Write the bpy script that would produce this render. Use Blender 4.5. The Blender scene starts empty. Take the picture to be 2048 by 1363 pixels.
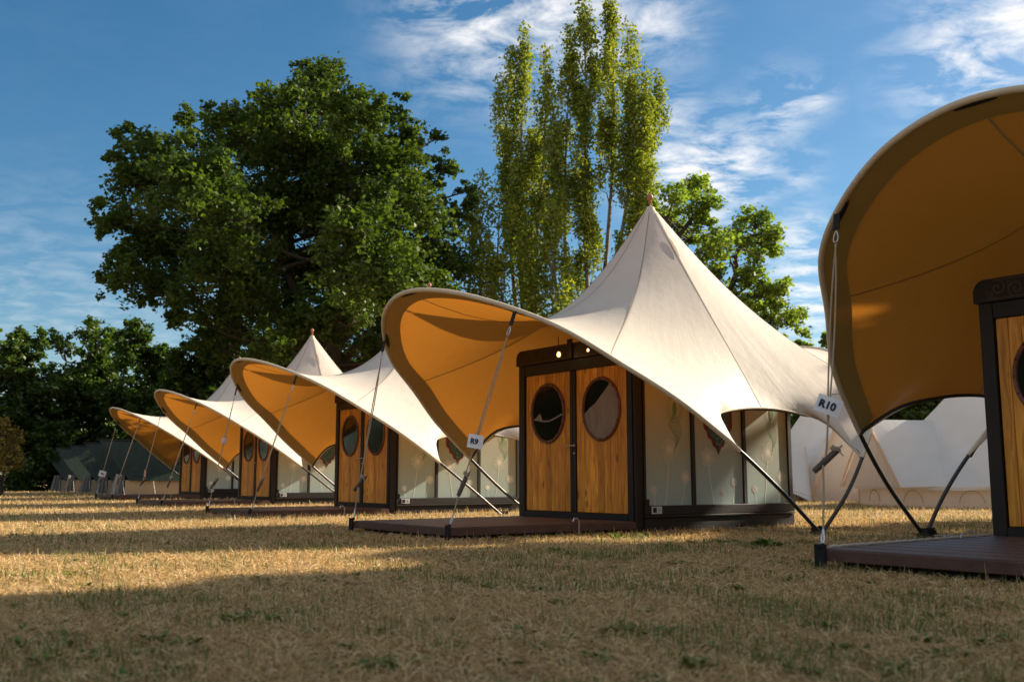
import bpy, bmesh, math, random
import numpy as np
from mathutils import Vector, Matrix
R = math.radians
random.seed(7); rng = np.random.default_rng(11)
S = bpy.context.scene; COL = S.collection

# ---------------------------------------------------------------- camera
CAM_H, TILT, FPX = 0.601, R(7.898), 1984.06
cam = bpy.data.objects.new('camera', bpy.data.cameras.new('camera')); COL.objects.link(cam)
cam.location = (0, 0, CAM_H); cam.rotation_euler = (R(90) + TILT, 0, 0)
cam.data.sensor_width = 36; cam.data.lens = FPX / 2048 * 36
cam.data.clip_end = 2000; cam.data.clip_start = 0.05
cam.data.dof.use_dof = True; cam.data.dof.focus_distance = 11.5; cam.data.dof.aperture_fstop = 2.8
S.camera = cam
def ray(u, v):
    a, b = (u - 1024) / FPX, (681.5 - v) / FPX
    return Vector((a, math.cos(TILT) - b * math.sin(TILT), math.sin(TILT) + b * math.cos(TILT)))
def pix(u, v, y):
    d = ray(u, v); k = y / d.y
    return Vector((d.x * k, y, CAM_H + d.z * k))

# ---------------------------------------------------------------- sky, sun, exposure
SUN_E, SUN_B = R(27), R(28)             # elevation, and how far behind the +X axis the sun stands
sv = Vector((math.cos(SUN_E) * math.cos(SUN_B), math.cos(SUN_E) * math.sin(SUN_B), math.sin(SUN_E)))
sun = bpy.data.objects.new('sun', bpy.data.lights.new('sun', 'SUN')); COL.objects.link(sun)
sun.data.energy = 4.8; sun.data.angle = R(0.5); sun.data.color = (1.0, 0.87, 0.69)
sun.rotation_euler = sv.to_track_quat('Z', 'Y').to_euler(); sun.location = sv * 60
w = bpy.data.worlds.new('World'); S.world = w; w.use_nodes = True
nt = w.node_tree; nt.nodes.clear()
def N(nt, t, **k):
    n = nt.nodes.new(t)
    for a, b in k.items(): setattr(n, a, b)
    return n
def mth(nt, op, a, b=None, c=None, clamp=False):
    n = N(nt, 'ShaderNodeMath', operation=op, use_clamp=clamp)
    for i, x in enumerate((a, b, c)):
        if x is None: continue
        if isinstance(x, (int, float)): n.inputs[i].default_value = x
        else: nt.links.new(x, n.inputs[i])
    return n.outputs[0]
sky = N(nt, 'ShaderNodeTexSky', sky_type='NISHITA', sun_disc=False)
sky.sun_elevation = SUN_E; sky.sun_rotation = math.atan2(sv.x, sv.y); sky.altitude = 150
sky.air_density = 1.0; sky.dust_density = 0.6; sky.ozone_density = 2.2
hsv = N(nt, 'ShaderNodeHueSaturation'); hsv.inputs['Hue'].default_value = .492; hsv.inputs['Saturation'].default_value = 1.3; hsv.inputs['Value'].default_value = 0.9
nt.links.new(sky.outputs[0], hsv.inputs['Color'])
tc = N(nt, 'ShaderNodeTexCoord'); sep = N(nt, 'ShaderNodeSeparateXYZ'); nt.links.new(tc.outputs['Generated'], sep.inputs[0])
zz = mth(nt, 'MAXIMUM', mth(nt, 'ADD', sep.outputs[2], 0.12), 0.05)
px_ = mth(nt, 'DIVIDE', sep.outputs[0], zz); py_ = mth(nt, 'DIVIDE', sep.outputs[1], zz)
cmb = N(nt, 'ShaderNodeCombineXYZ'); nt.links.new(px_, cmb.inputs[0]); nt.links.new(py_, cmb.inputs[1])
mp = N(nt, 'ShaderNodeMapping'); mp.inputs['Rotation'].default_value = (0, 0, R(-24)); mp.inputs['Scale'].default_value = (2.5, 3.0, 1)
nt.links.new(cmb.outputs[0], mp.inputs[0])
nz = N(nt, 'ShaderNodeTexNoise'); nz.inputs['Scale'].default_value = 3.0; nz.inputs['Detail'].default_value = 9; nz.inputs['Roughness'].default_value = 0.62; nz.inputs['Distortion'].default_value = 0.35
nt.links.new(mp.outputs[0], nz.inputs['Vector'])
tot = None                              # cloud banks: soft patches of sky where the wisps gather
for (u, v, r, s) in [(870, 25, .045, .7), (960, 40, .07, .9), (1080, 60, .07, 1.0), (1180, 60, .06, 1.0), (1290, 30, .05, .8), (1350, 350, .045, 1.1), (1430, 345, .05, 1.25), (1480, 310, .035, 1.0), (1560, 218, .030, .85), (1620, 195, .022, .7), (1590, 340, .025, .5),
                     (1600, 500, .035, .9), (1610, 590, .045, 1.05), (1960, 110, .06, 1.0), (2040, 60, .06, 1.0), (40, 600, .09, .2), (170, 620, .10, .2), (330, 620, .07, .18), (1330, 250, .04, .6),
                     (2400, 500, .12, .9), (2600, -300, .15, .8), ((0, -.9, .6), 0, .75, 1.0), ((-.75, -.6, .6), 0, .6, 1.0), ((.0, -.25, 1), 0, .6, 1.0), ((.7, -.6, .6), 0, .6, 1.0), ((-.95, .0, .5), 0, .3, .9)]:  # entries given as directions: unseen banks added for white fill
    d = (ray(u, v) if not isinstance(u, tuple) else Vector(u)).normalized()
    dn = N(nt, 'ShaderNodeVectorMath', operation='DISTANCE'); dn.inputs[1].default_value = d
    nt.links.new(tc.outputs['Generated'], dn.inputs[0])
    g = mth(nt, 'EXPONENT', mth(nt, 'MULTIPLY', mth(nt, 'POWER', mth(nt, 'DIVIDE', dn.outputs['Value'], r), 2.0), -1.0))
    g = mth(nt, 'MULTIPLY', g, s)
    tot = g if tot is None else mth(nt, 'MAXIMUM', tot, g)
# bright unseen cloud deck added overhead and behind the camera as fill light
deck = mth(nt, 'MULTIPLY_ADD', mth(nt, 'MULTIPLY_ADD', sep.outputs[1], -1.0, sep.outputs[2]), 1.6, -.15, clamp=True)
cl = mth(nt, 'MULTIPLY', tot, mth(nt, 'ADD', mth(nt, 'MULTIPLY_ADD', nz.outputs['Fac'], 4.2, -1.75, clamp=True), mth(nt, 'MULTIPLY', deck, .27), clamp=True))
cl = mth(nt, 'MULTIPLY', cl, 0.92, clamp=True)
mx = N(nt, 'ShaderNodeMixRGB'); mx.inputs[2].default_value = (8.6, 8.4, 8.2, 1)
nt.links.new(cl, mx.inputs[0]); nt.links.new(hsv.outputs[0], mx.inputs[1])
bg = N(nt, 'ShaderNodeBackground'); bg.inputs['Strength'].default_value = 0.052
out = N(nt, 'ShaderNodeOutputWorld'); nt.links.new(mx.outputs[0], bg.inputs[0]); nt.links.new(bg.outputs[0], out.inputs[0])
S.view_settings.view_transform = 'Standard'; S.view_settings.look = 'None'
S.view_settings.exposure = 1.36; S.view_settings.gamma = 1.0
S.render.engine = 'CYCLES'
S.cycles.max_bounces = 8; S.cycles.diffuse_bounces = 4; S.cycles.transmission_bounces = 6; S.cycles.transparent_max_bounces = 8
S.cycles.use_denoising = True

# ---------------------------------------------------------------- materials
def mat(name, col, rough=.6, metal=0, spec=.4, noise=None, bump=None, emit=None):
    """noise=(scale, other colour[, stretch]); bump=(scale, strength[, stretch])"""
    m = bpy.data.materials.new(name); m.use_nodes = True; t = m.node_tree
    b = t.nodes['Principled BSDF']; b.inputs['Base Color'].default_value = (*col, 1)
    b.inputs['Roughness'].default_value = rough; b.inputs['Metallic'].default_value = metal
    b.inputs['Specular IOR Level'].default_value = spec
    co = N(t, 'ShaderNodeTexCoord')
    def nz(scale, stretch):
        mp = N(t, 'ShaderNodeMapping'); mp.inputs['Scale'].default_value = stretch
        t.links.new(co.outputs['Object'], mp.inputs[0])
        n = N(t, 'ShaderNodeTexNoise'); n.inputs['Scale'].default_value = scale; n.inputs['Detail'].default_value = 6; n.inputs['Roughness'].default_value = .65
        t.links.new(mp.outputs[0], n.inputs['Vector']); return n
    if noise:
        n = nz(noise[0], noise[2] if len(noise) > 2 else (1, 1, 1))
        r = N(t, 'ShaderNodeValToRGB'); r.color_ramp.elements[0].position = .32; r.color_ramp.elements[1].position = .7
        r.color_ramp.elements[0].color = (*col, 1); r.color_ramp.elements[1].color = (*noise[1], 1)
        t.links.new(n.outputs['Fac'], r.inputs[0]); t.links.new(r.outputs[0], b.inputs['Base Color'])
    if bump:
        n = nz(bump[0], bump[2] if len(bump) > 2 else (1, 1, 1))
        bp = N(t, 'ShaderNodeBump'); bp.inputs['Strength'].default_value = bump[1]; bp.inputs['Distance'].default_value = .02
        t.links.new(n.outputs['Fac'], bp.inputs['Height']); t.links.new(bp.outputs[0], b.inputs['Normal'])
    if emit:
        b.inputs['Emission Color'].default_value = (*emit[0], 1); b.inputs['Emission Strength'].default_value = emit[1]
    return m
def canvas(name, outer, inner, glow, amount, wrinkle=True, uvscale=(34, 2.2, 1), strength=.35, dist=.035):
    """woven canvas: lets some light through; the lining side has its own dye"""
    m = bpy.data.materials.new(name); m.use_nodes = True; t = m.node_tree; t.nodes.clear()
    o = N(t, 'ShaderNodeOutputMaterial'); geo = N(t, 'ShaderNodeNewGeometry'); co = N(t, 'ShaderNodeTexCoord')
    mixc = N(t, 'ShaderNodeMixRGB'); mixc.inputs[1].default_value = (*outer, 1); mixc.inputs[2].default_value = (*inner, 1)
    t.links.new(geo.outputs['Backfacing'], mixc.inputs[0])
    st = N(t, 'ShaderNodeTexNoise'); st.inputs['Scale'].default_value = 2.3; st.inputs['Detail'].default_value = 7
    t.links.new(co.outputs['Object'], st.inputs['Vector'])
    rp = N(t, 'ShaderNodeValToRGB'); rp.color_ramp.elements[0].position = .3; rp.color_ramp.elements[1].position = .7
    rp.color_ramp.elements[0].color = (.93, .925, .915, 1); rp.color_ramp.elements[1].color = (1, 1, 1, 1)
    t.links.new(st.outputs['Fac'], rp.inputs[0])
    mu = N(t, 'ShaderNodeMixRGB', blend_type='MULTIPLY'); mu.inputs[0].default_value = 1
    t.links.new(mixc.outputs[0], mu.inputs[1]); t.links.new(rp.outputs[0], mu.inputs[2])
    d = N(t, 'ShaderNodeBsdfDiffuse'); tr = N(t, 'ShaderNodeBsdfTranslucent'); tr.inputs['Color'].default_value = (*glow, 1)
    t.links.new(mu.outputs[0], d.inputs['Color'])
    ms = N(t, 'ShaderNodeMixShader'); ms.inputs[0].default_value = amount
    t.links.new(d.outputs[0], ms.inputs[1]); t.links.new(tr.outputs[0], ms.inputs[2])
    gl = N(t, 'ShaderNodeBsdfGlossy'); gl.inputs['Roughness'].default_value = .45; gl.inputs['Color'].default_value = (1, 1, 1, 1)
    ms2 = N(t, 'ShaderNodeMixShader'); ms2.inputs[0].default_value = .035
    t.links.new(ms.outputs[0], ms2.inputs[1]); t.links.new(gl.outputs[0], ms2.inputs[2]); t.links.new(ms2.outputs[0], o.inputs[0])
    # creases: stretched noise along the pull of the cloth + fine weave
    mp = N(t, 'ShaderNodeMapping'); mp.inputs['Scale'].default_value = uvscale
    t.links.new(co.outputs['UV'] if wrinkle else co.outputs['Object'], mp.inputs[0])
    n1 = N(t, 'ShaderNodeTexNoise'); n1.inputs['Scale'].default_value = 1.0; n1.inputs['Detail'].default_value = 5; n1.inputs['Distortion'].default_value = .6
    t.links.new(mp.outputs[0], n1.inputs['Vector'])
    n2 = N(t, 'ShaderNodeTexNoise'); n2.inputs['Scale'].default_value = 9; n2.inputs['Detail'].default_value = 6
    t.links.new(co.outputs['Object'], n2.inputs['Vector'])
    cr = n1.outputs['Fac']
    if wrinkle:                                            # creases fade out towards the peak
        su = N(t, 'ShaderNodeSeparateXYZ'); t.links.new(co.outputs['UV'], su.inputs[0])
        cr = mth(t, 'MULTIPLY', cr, mth(t, 'MULTIPLY_ADD', su.outputs[1], 1.5, -.35, clamp=True))
    ad = mth(t, 'MULTIPLY_ADD', n2.outputs['Fac'], .22, cr)
    bp = N(t, 'ShaderNodeBump'); bp.inputs['Strength'].default_value = strength; bp.inputs['Distance'].default_value = dist
    t.links.new(ad, bp.inputs['Height'])
    for x in (d, tr, gl): t.links.new(bp.outputs[0], x.inputs['Normal'])
    return m
M = {}
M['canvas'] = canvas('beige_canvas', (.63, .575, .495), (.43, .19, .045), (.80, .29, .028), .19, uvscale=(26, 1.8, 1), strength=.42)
M['hem'] = canvas('hem_canvas', (.60, .52, .41), (.36, .255, .085), (.50, .31, .07), .12, strength=.3, uvscale=(60, 3, 1))
M['sleeve'] = mat('sleeve_canvas', (.55, .45, .33), .8, bump=(40, .25), noise=(6, (.62, .52, .39)))
M['seam'] = mat('seam_tape', (.33, .26, .18), .8)
M['edging'] = mat('dark_edging', (.03, .022, .016), .7)
M['pole'] = mat('arch_pole_steel', (.03, .025, .023), .35, .3, .5, noise=(14, (.05, .043, .038)), bump=(60, .08))
M['dark_wood'] = mat('dark_brown_timber', (.011, .007, .005), .55, noise=(5, (.022, .014, .010), (1, 1, .25)), bump=(30, .15, (1, 1, .15)))
M['skirt'] = mat('skirting_timber', (.010, .007, .006), .6, noise=(4, (.018, .012, .009), (1, .25, 1)), bump=(30, .12, (1, .15, 1)))
M['deck'] = mat('deck_composite', (.11, .063, .049), .5, noise=(7, (.07, .042, .034), (.4, 4, 1)), bump=(26, .3, (.6, 8, 1)))
M['deck_edge'] = mat('deck_edge', (.075, .036, .027), .45, noise=(9, (.12, .065, .05)))
M['metal'] = mat('galvanised_metal', (.55, .55, .54), .35, .9, .5, bump=(60, .1))
M['rod'] = mat('dull_rod', (.30, .29, .27), .45, .6)
M['strap'] = mat('black_webbing', (.008, .008, .009), .75)
M['rope'] = mat('hemp_rope', (.52, .42, .29), .9, bump=(160, .8), noise=(90, (.40, .31, .21)))
M['white_rope'] = mat('white_braid', (.62, .60, .56), .8, noise=(60, (.35, .33, .3)))
M['toggle'] = mat('grey_toggle_wood', (.085, .066, .056), .6, noise=(18, (.12, .095, .08), (1, 1, .2)), bump=(60, .2))
M['card'] = mat('white_card', (.74, .75, .80), .6, bump=(20, .06))
M['ink'] = mat('navy_ink', (.012, .016, .04), .6)
M['finial'] = mat('turned_finial_wood', (.42, .17, .085), .5, noise=(40, (.30, .11, .05), (1, 1, 3)))
M['ring'] = mat('oval_ring_wood', (.13, .04, .022), .4, noise=(14, (.2, .07, .04)))
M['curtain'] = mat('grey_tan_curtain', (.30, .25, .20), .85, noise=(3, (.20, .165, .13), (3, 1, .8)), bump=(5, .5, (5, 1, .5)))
M['stud'] = mat('dark_stud', (.02, .015, .012), .4, .6)
M['fret'] = mat('fretwork_bronze', (.12, .075, .03), .5, .2, noise=(30, (.06, .036, .018)))
M['bulb'] = mat('lit_bulb', (1, .8, .5), .3, emit=((1, .62, .25), 9.0))
M['glassb'] = mat('bulb_glass', (.9, .6, .3), .2, emit=((1, .5, .18), .8))
M['brass'] = mat('lamp_socket', (.03, .022, .015), .5, .5)
M['plate'] = mat('white_plate', (.55, .57, .60), .5)
M['black'] = mat('black_plastic', (.012, .012, .014), .5)
M['anchor'] = mat('anchor_block', (.024, .02, .017), .8, bump=(30, .5))
M['interior'] = mat('cabin_boards', (.16, .09, .04), .7, noise=(6, (.11, .06, .03), (1, 1, .2)))
M['bell'] = canvas('cream_canvas', (.80, .785, .76), (.75, .70, .63), (.76, .74, .70), .36, False, (1.2, 1.2, .5), .35, .05)
M['bell_wall'] = canvas('cream_wall', (.74, .63, .53), (.7, .58, .45), (.80, .62, .45), .35, False, (4, 4, .6), .5, .04)
M['bell_edge'] = mat('peach_flap', (.66, .46, .30), .85, bump=(12, .2))
M['green_canvas'] = canvas('dark_green_canvas', (.013, .024, .015), (.012, .02, .013), (.03, .05, .03), .06, False, (3, 1, .6), .5, .06)
M['green_wall'] = canvas('sand_wall', (.42, .30, .18), (.3, .22, .14), (.4, .26, .12), .15, False, (3, 3, 1), .4, .03)
M['gable'] = mat('dark_gable_canvas', (.022, .03, .025), .9, bump=(5, .4))
M['grey_wall'] = mat('pale_gable_canvas', (.27, .26, .25), .85, bump=(7, .5, (4, 4, .4)))
# glazing: dark, strongly reflecting pane behind fly mesh
M['glass'] = mat('oval_glass', (.010, .009, .008), .05, 0, .3, bump=(200, .01))
M['glass'].node_tree.nodes['Principled BSDF'].inputs['IOR'].default_value = 1.5
def wood_door():
    m = bpy.data.materials.new('varnished_pine'); m.use_nodes = True; t = m.node_tree
    b = t.nodes['Principled BSDF']; b.inputs['Roughness'].default_value = .42; b.inputs['Specular IOR Level'].default_value = .35
    geo = N(t, 'ShaderNodeNewGeometry'); co = N(t, 'ShaderNodeTexCoord')
    off = N(t, 'ShaderNodeVectorMath', operation='MULTIPLY_ADD'); off.inputs[1].default_value = (0, 0, 0)
    cx = N(t, 'ShaderNodeCombineXYZ'); t.links.new(mth(t, 'MULTIPLY', geo.outputs['Random Per Island'], 37), cx.inputs[2])
    ad = N(t, 'ShaderNodeVectorMath', operation='ADD'); t.links.new(co.outputs['Object'], ad.inputs[0]); t.links.new(cx.outputs[0], ad.inputs[1])
    mp = N(t, 'ShaderNodeMapping'); mp.inputs['Scale'].default_value = (16, 16, 1.3); t.links.new(ad.outputs[0], mp.inputs[0])
    n = N(t, 'ShaderNodeTexNoise'); n.inputs['Scale'].default_value = 1.6; n.inputs['Detail'].default_value = 8; n.inputs['Distortion'].default_value = 1.2
    t.links.new(mp.outputs[0], n.inputs['Vector'])
    r = N(t, 'ShaderNodeValToRGB'); e = r.color_ramp.elements
    e[0].position = .28; e[0].color = (.44, .135, .013, 1); e[1].position = .72; e[1].color = (.90, .41, .055, 1)
    t.links.new(n.outputs['Fac'], r.inputs[0])
    # knots
    mk = N(t, 'ShaderNodeMapping'); mk.inputs['Scale'].default_value = (7, 7, 3.2); t.links.new(ad.outputs[0], mk.inputs[0])
    vo = N(t, 'ShaderNodeTexVoronoi'); vo.inputs['Scale'].default_value = 1; t.links.new(mk.outputs[0], vo.inputs['Vector'])
    kr = N(t, 'ShaderNodeValToRGB'); kr.color_ramp.elements[0].position = .05; kr.color_ramp.elements[1].position = .22
    kr.color_ramp.elements[0].color = (.25, .16, .1, 1); kr.color_ramp.elements[1].color = (1, 1, 1, 1)
    t.links.new(vo.outputs['Distance'], kr.inputs[0])
    mu = N(t, 'ShaderNodeMixRGB', blend_type='MULTIPLY'); mu.inputs[0].default_value = .85
    t.links.new(r.outputs[0], mu.inputs[1]); t.links.new(kr.outputs[0], mu.inputs[2])
    hs = N(t, 'ShaderNodeHueSaturation'); t.links.new(mu.outputs[0], hs.inputs['Color'])
    t.links.new(mth(t, 'MULTIPLY_ADD', geo.outputs['Random Per Island'], .5, .72), hs.inputs['Value'])
    t.links.new(hs.outputs[0], b.inputs['Base Color'])
    bp = N(t, 'ShaderNodeBump'); bp.inputs['Strength'].default_value = .12; bp.inputs['Distance'].default_value = .01
    t.links.new(n.outputs['Fac'], bp.inputs['Height']); t.links.new(bp.outputs[0], b.inputs['Normal'])
    return m
M['door'] = wood_door()
def panel_mat():
    m = bpy.data.materials.new('printed_panel'); m.use_nodes = True; t = m.node_tree; b = t.nodes['Principled BSDF']
    b.inputs['Roughness'].default_value = .45
    co = N(t, 'ShaderNodeTexCoord'); sp = N(t, 'ShaderNodeSeparateXYZ'); t.links.new(co.outputs['Object'], sp.inputs[0])
    n = N(t, 'ShaderNodeTexNoise'); n.inputs['Scale'].default_value = 2.2; n.inputs['Detail'].default_value = 5; t.links.new(co.outputs['Object'], n.inputs['Vector'])
    f = mth(t, 'MULTIPLY_ADD', mth(t, 'ADD', sp.outputs[2], mth(t, 'MULTIPLY', n.outputs['Fac'], .5)), .62, -.28, clamp=True)
    r = N(t, 'ShaderNodeValToRGB'); e = r.color_ramp.elements
    e[0].color = (.33, .44, .43, 1); e[0].position = .05; e[1].color = (.49, .47, .35, 1); e[1].position = .85
    k = r.color_ramp.elements.new(.4); k.color = (.41, .45, .37, 1)
    t.links.new(f, r.inputs[0]); t.links.new(r.outputs[0], b.inputs['Base Color'])
    return m
M['panel'] = panel_mat()
M['print_pale'] = mat('print_pale', (.78, .75, .62), .5)
M['print_green'] = mat('print_green', (.15, .30, .12), .5)
M['orn_red'] = mat('ornament_red', (.17, .035, .018), .6, noise=(40, (.26, .06, .03)))
M['orn_black'] = mat('ornament_black', (.02, .015, .018), .6)
M['orn_teal'] = mat('ornament_teal', (.07, .17, .15), .6, noise=(45, (.02, .035, .04)))
M['orn_pale'] = mat('ornament_pale', (.16, .30, .25), .6)
M['orn_coral'] = mat('ornament_coral', (.5, .16, .10), .6)
def leaf_mat(name, ca, cb, trans, tint, gloss=.022):
    m = bpy.data.materials.new(name); m.use_nodes = True; t = m.node_tree; t.nodes.clear()
    o = N(t, 'ShaderNodeOutputMaterial'); at = N(t, 'ShaderNodeAttribute', attribute_name='rnd')
    r = N(t, 'ShaderNodeValToRGB'); r.color_ramp.elements[0].color = (*ca, 1); r.color_ramp.elements[1].color = (*cb, 1)
    t.links.new(at.outputs['Fac'], r.inputs[0])
    d = N(t, 'ShaderNodeBsdfDiffuse'); t.links.new(r.outputs[0], d.inputs[0])
    mu = N(t, 'ShaderNodeMixRGB', blend_type='MULTIPLY'); mu.inputs[0].default_value = 1; mu.inputs[2].default_value = (*tint, 1)
    t.links.new(r.outputs[0], mu.inputs[1])
    tr = N(t, 'ShaderNodeBsdfTranslucent'); t.links.new(mu.outputs[0], tr.inputs[0])
    ms = N(t, 'ShaderNodeMixShader'); ms.inputs[0].default_value = trans
    t.links.new(d.outputs[0], ms.inputs[1]); t.links.new(tr.outputs[0], ms.inputs[2])
    if gloss:
        gl = N(t, 'ShaderNodeBsdfGlossy'); gl.inputs['Roughness'].default_value = .5
        m2 = N(t, 'ShaderNodeMixShader'); m2.inputs[0].default_value = gloss
        t.links.new(ms.outputs[0], m2.inputs[1]); t.links.new(gl.outputs[0], m2.inputs[2]); t.links.new(m2.outputs[0], o.inputs[0])
    else: t.links.new(ms.outputs[0], o.inputs[0])
    return m
M['leaf_plane'] = leaf_mat('broad_leaf', (.026, .048, .010), (.10, .145, .024), .36, (1.5, 1.6, .6), .025)
M['leaf_poplar'] = leaf_mat('poplar_leaf', (.085, .125, .018), (.33, .34, .05), .42, (1.4, 1.5, .6))
M['leaf_hedge'] = leaf_mat('hedge_leaf', (.022, .045, .008), (.085, .135, .02), .4, (1.5, 1.7, .5), .04)
M['leaf_fresh'] = leaf_mat('fresh_leaf', (.10, .16, .025), (.24, .30, .055), .45, (1.4, 1.5, .6))
M['leaf_dry'] = leaf_mat('dry_leaf', (.16, .12, .035), (.34, .26, .075), .35, (1.3, 1.2, .6), 0)
M['bark'] = mat('bark', (.035, .026, .019), .9, noise=(5, (.06, .046, .034), (1, 1, .3)), bump=(14, .8, (1, 1, .3)))
M['bark_pale'] = mat('poplar_bark', (.26, .225, .17), .9, noise=(4, (.07, .055, .042), (1, 1, .4)), bump=(12, .6, (1, 1, .3)))
def blade_mat():
    m = leaf_mat('grass_blade', (.30, .205, .09), (.56, .43, .215), .3, (1.2, 1.1, .8), .03)
    t = m.node_tree; r = [n for n in t.nodes if n.type == 'VALTORGB'][0]
    e = r.color_ramp.elements
    e[0].position = 0; e[0].color = (.06, .10, .018, 1)
    e[1].position = 1; e[1].color = (.74, .58, .32, 1)
    for p, c in ((.16, (.12, .19, .03)), (.24, (.26, .18, .075)), (.42, (.40, .25, .11)), (.72, (.62, .44, .21))):
        k = e.new(p); k.color = (*c, 1)
    return m
M['blade'] = blade_mat()
def ground_mat():
    m = bpy.data.materials.new('dry_lawn'); m.use_nodes = True; t = m.node_tree; b = t.nodes['Principled BSDF']
    b.inputs['Roughness'].default_value = .95; b.inputs['Specular IOR Level'].default_value = .1
    co = N(t, 'ShaderNodeTexCoord')
    n1 = N(t, 'ShaderNodeTexNoise'); n1.inputs['Scale'].default_value = 22; n1.inputs['Detail'].default_value = 8; n1.inputs['Roughness'].default_value = .75
    n2 = N(t, 'ShaderNodeTexNoise'); n2.inputs['Scale'].default_value = .9; n2.inputs['Detail'].default_value = 6; n2.inputs['Roughness'].default_value = .7
    for n in (n1, n2): t.links.new(co.outputs['Object'], n.inputs['Vector'])
    r = N(t, 'ShaderNodeValToRGB'); e = r.color_ramp.elements
    e[0].position = .36; e[0].color = (.10, .06, .028, 1); e[1].position = .66; e[1].color = (.52, .36, .17, 1)
    t.links.new(n1.outputs['Fac'], r.inputs[0])
    g = N(t, 'ShaderNodeValToRGB'); g.color_ramp.elements[0].position = .52; g.color_ramp.elements[1].position = .68
    t.links.new(n2.outputs['Fac'], g.inputs[0])
    mxx = N(t, 'ShaderNodeMixRGB'); mxx.inputs[2].default_value = (.10, .13, .03, 1)
    t.links.new(mth(t, 'MULTIPLY', g.outputs[0], .55), mxx.inputs[0]); t.links.new(r.outputs[0], mxx.inputs[1]); t.links.new(mxx.outputs[0], b.inputs['Base Color'])
    bp = N(t, 'ShaderNodeBump'); bp.inputs['Strength'].default_value = .8; bp.inputs['Distance'].default_value = .03
    t.links.new(n1.outputs['Fac'], bp.inputs['Height']); t.links.new(bp.outputs[0], b.inputs['Normal'])
    return m
M['ground'] = ground_mat()

# ---------------------------------------------------------------- helpers
class MB:
    """collects shapes into ONE mesh"""
    def __init__(s): s.v, s.f, s.m = [], [], []
    def add(s, vs, fs, mi=0):
        o = len(s.v); s.v += [tuple(p) for p in vs]; s.f += [tuple(i + o for i in f) for f in fs]; s.m += [mi] * len(fs); return s
    def box(s, a, b, mi=0, bev=.004):
        (x0, y0, z0), (x1, y1, z1) = a, b
        bev = min(bev, abs(x1 - x0) / 3, abs(y1 - y0) / 3, abs(z1 - z0) / 3)
        bm = bmesh.new(); bmesh.ops.create_cube(bm, size=1)
        for v in bm.verts: v.co = Vector(((x0 + x1) / 2 + v.co.x * (x1 - x0), (y0 + y1) / 2 + v.co.y * (y1 - y0), (z0 + z1) / 2 + v.co.z * (z1 - z0)))
        if bev > 0: bmesh.ops.bevel(bm, geom=list(bm.edges), offset=bev, segments=1, affect='EDGES', profile=.5)
        bm.verts.index_update(); s.add([v.co[:] for v in bm.verts], [[v.index for v in f.verts] for f in bm.faces], mi); bm.free(); return s
    def tube(s, pts, r, n=8, mi=0, cap=True):
        P = [Vector(p) for p in pts]; rr = r if hasattr(r, '__len__') else [r] * len(P)
        vs, fs = [], []; up = None
        for i, p in enumerate(P):
            t = (P[min(i + 1, len(P) - 1)] - P[max(i - 1, 0)]).normalized()
            if up is None: up = t.orthogonal().normalized()
            up = (up - t * up.dot(t)); up = up.normalized() if up.length > 1e-6 else t.orthogonal().normalized()
            sd = t.cross(up)
            for k in range(n):
                a = 2 * math.pi * k / n; vs.append(p + (up * math.cos(a) + sd * math.sin(a)) * rr[i])
        for i in range(len(P) - 1):
            for k in range(n):
                a, b = i * n + k, i * n + (k + 1) % n; fs.append((a, b, b + n, a + n))
        if cap: fs.append(tuple(range(n))[::-1]); fs.append(tuple(range((len(P) - 1) * n, len(P) * n)))
        return s.add(vs, fs, mi)
    def lathe(s, prof, c=(0, 0, 0), n=16, mi=0, axis=None):
        q = Vector((0, 0, 1)).rotation_difference(Vector(axis)) if axis is not None else None
        vs, fs = [], []
        for (r, z) in prof:
            for k in range(n):
                a = 2 * math.pi * k / n; p = Vector((r * math.cos(a), r * math.sin(a), z))
                if q: p = q @ p
                vs.append(Vector(c) + p)
        for i in range(len(prof) - 1):
            for k in range(n):
                a, b = i * n + k, i * n + (k + 1) % n; fs.append((a, b, b + n, a + n))
        fs.append(tuple(range(n))[::-1]); fs.append(tuple(range((len(prof) - 1) * n, len(prof) * n)))
        return s.add(vs, fs, mi)
    def poly(s, pts, mi=0): return s.add(pts, [tuple(range(len(pts)))], mi)
    def ribbon(s, pts, wd, nrm, mi=0):
        P = [Vector(p) for p in pts]; nrm = Vector(nrm); vs, fs = [], []
        for i, p in enumerate(P):
            t = (P[min(i + 1, len(P) - 1)] - P[max(i - 1, 0)]).normalized(); sd = t.cross(nrm).normalized() * wd / 2
            vs += [p - sd, p + sd]
        fs = [(2 * i, 2 * i + 1, 2 * i + 3, 2 * i + 2) for i in range(len(P) - 1)]
        return s.add(vs, fs, mi)
    def prism(s, pts, d, mi=0):
        n = len(pts); d = Vector(d); vs = [Vector(p) for p in pts] + [Vector(p) + d for p in pts]
        fs = [tuple(range(n))[::-1], tuple(range(n, 2 * n))] + [(i, (i + 1) % n, (i + 1) % n + n, i + n) for i in range(n)]
        return s.add(vs, fs, mi)
    def build(s, name, mats, parent=None, smooth=None):
        me = bpy.data.meshes.new(name); me.from_pydata(s.v, [], s.f); me.update()
        for m in (mats if isinstance(mats, (list, tuple)) else [mats]): me.materials.append(m)
        if any(s.m): me.polygons.foreach_set('material_index', s.m)
        bm = bmesh.new(); bm.from_mesh(me)
        if smooth != 'keep': bmesh.ops.recalc_face_normals(bm, faces=bm.faces)
        bm.to_mesh(me); bm.free()
        if smooth:
            me.polygons.foreach_set('use_smooth', [True] * len(me.polygons))
            if smooth != 'keep':
                try: me.set_sharp_from_angle(angle=R(38))
                except Exception: pass
        return link(name, me, parent)
def link(name, me, parent=None):
    o = bpy.data.objects.new(name, me); COL.objects.link(o)
    if parent: o.parent = parent
    return o
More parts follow.
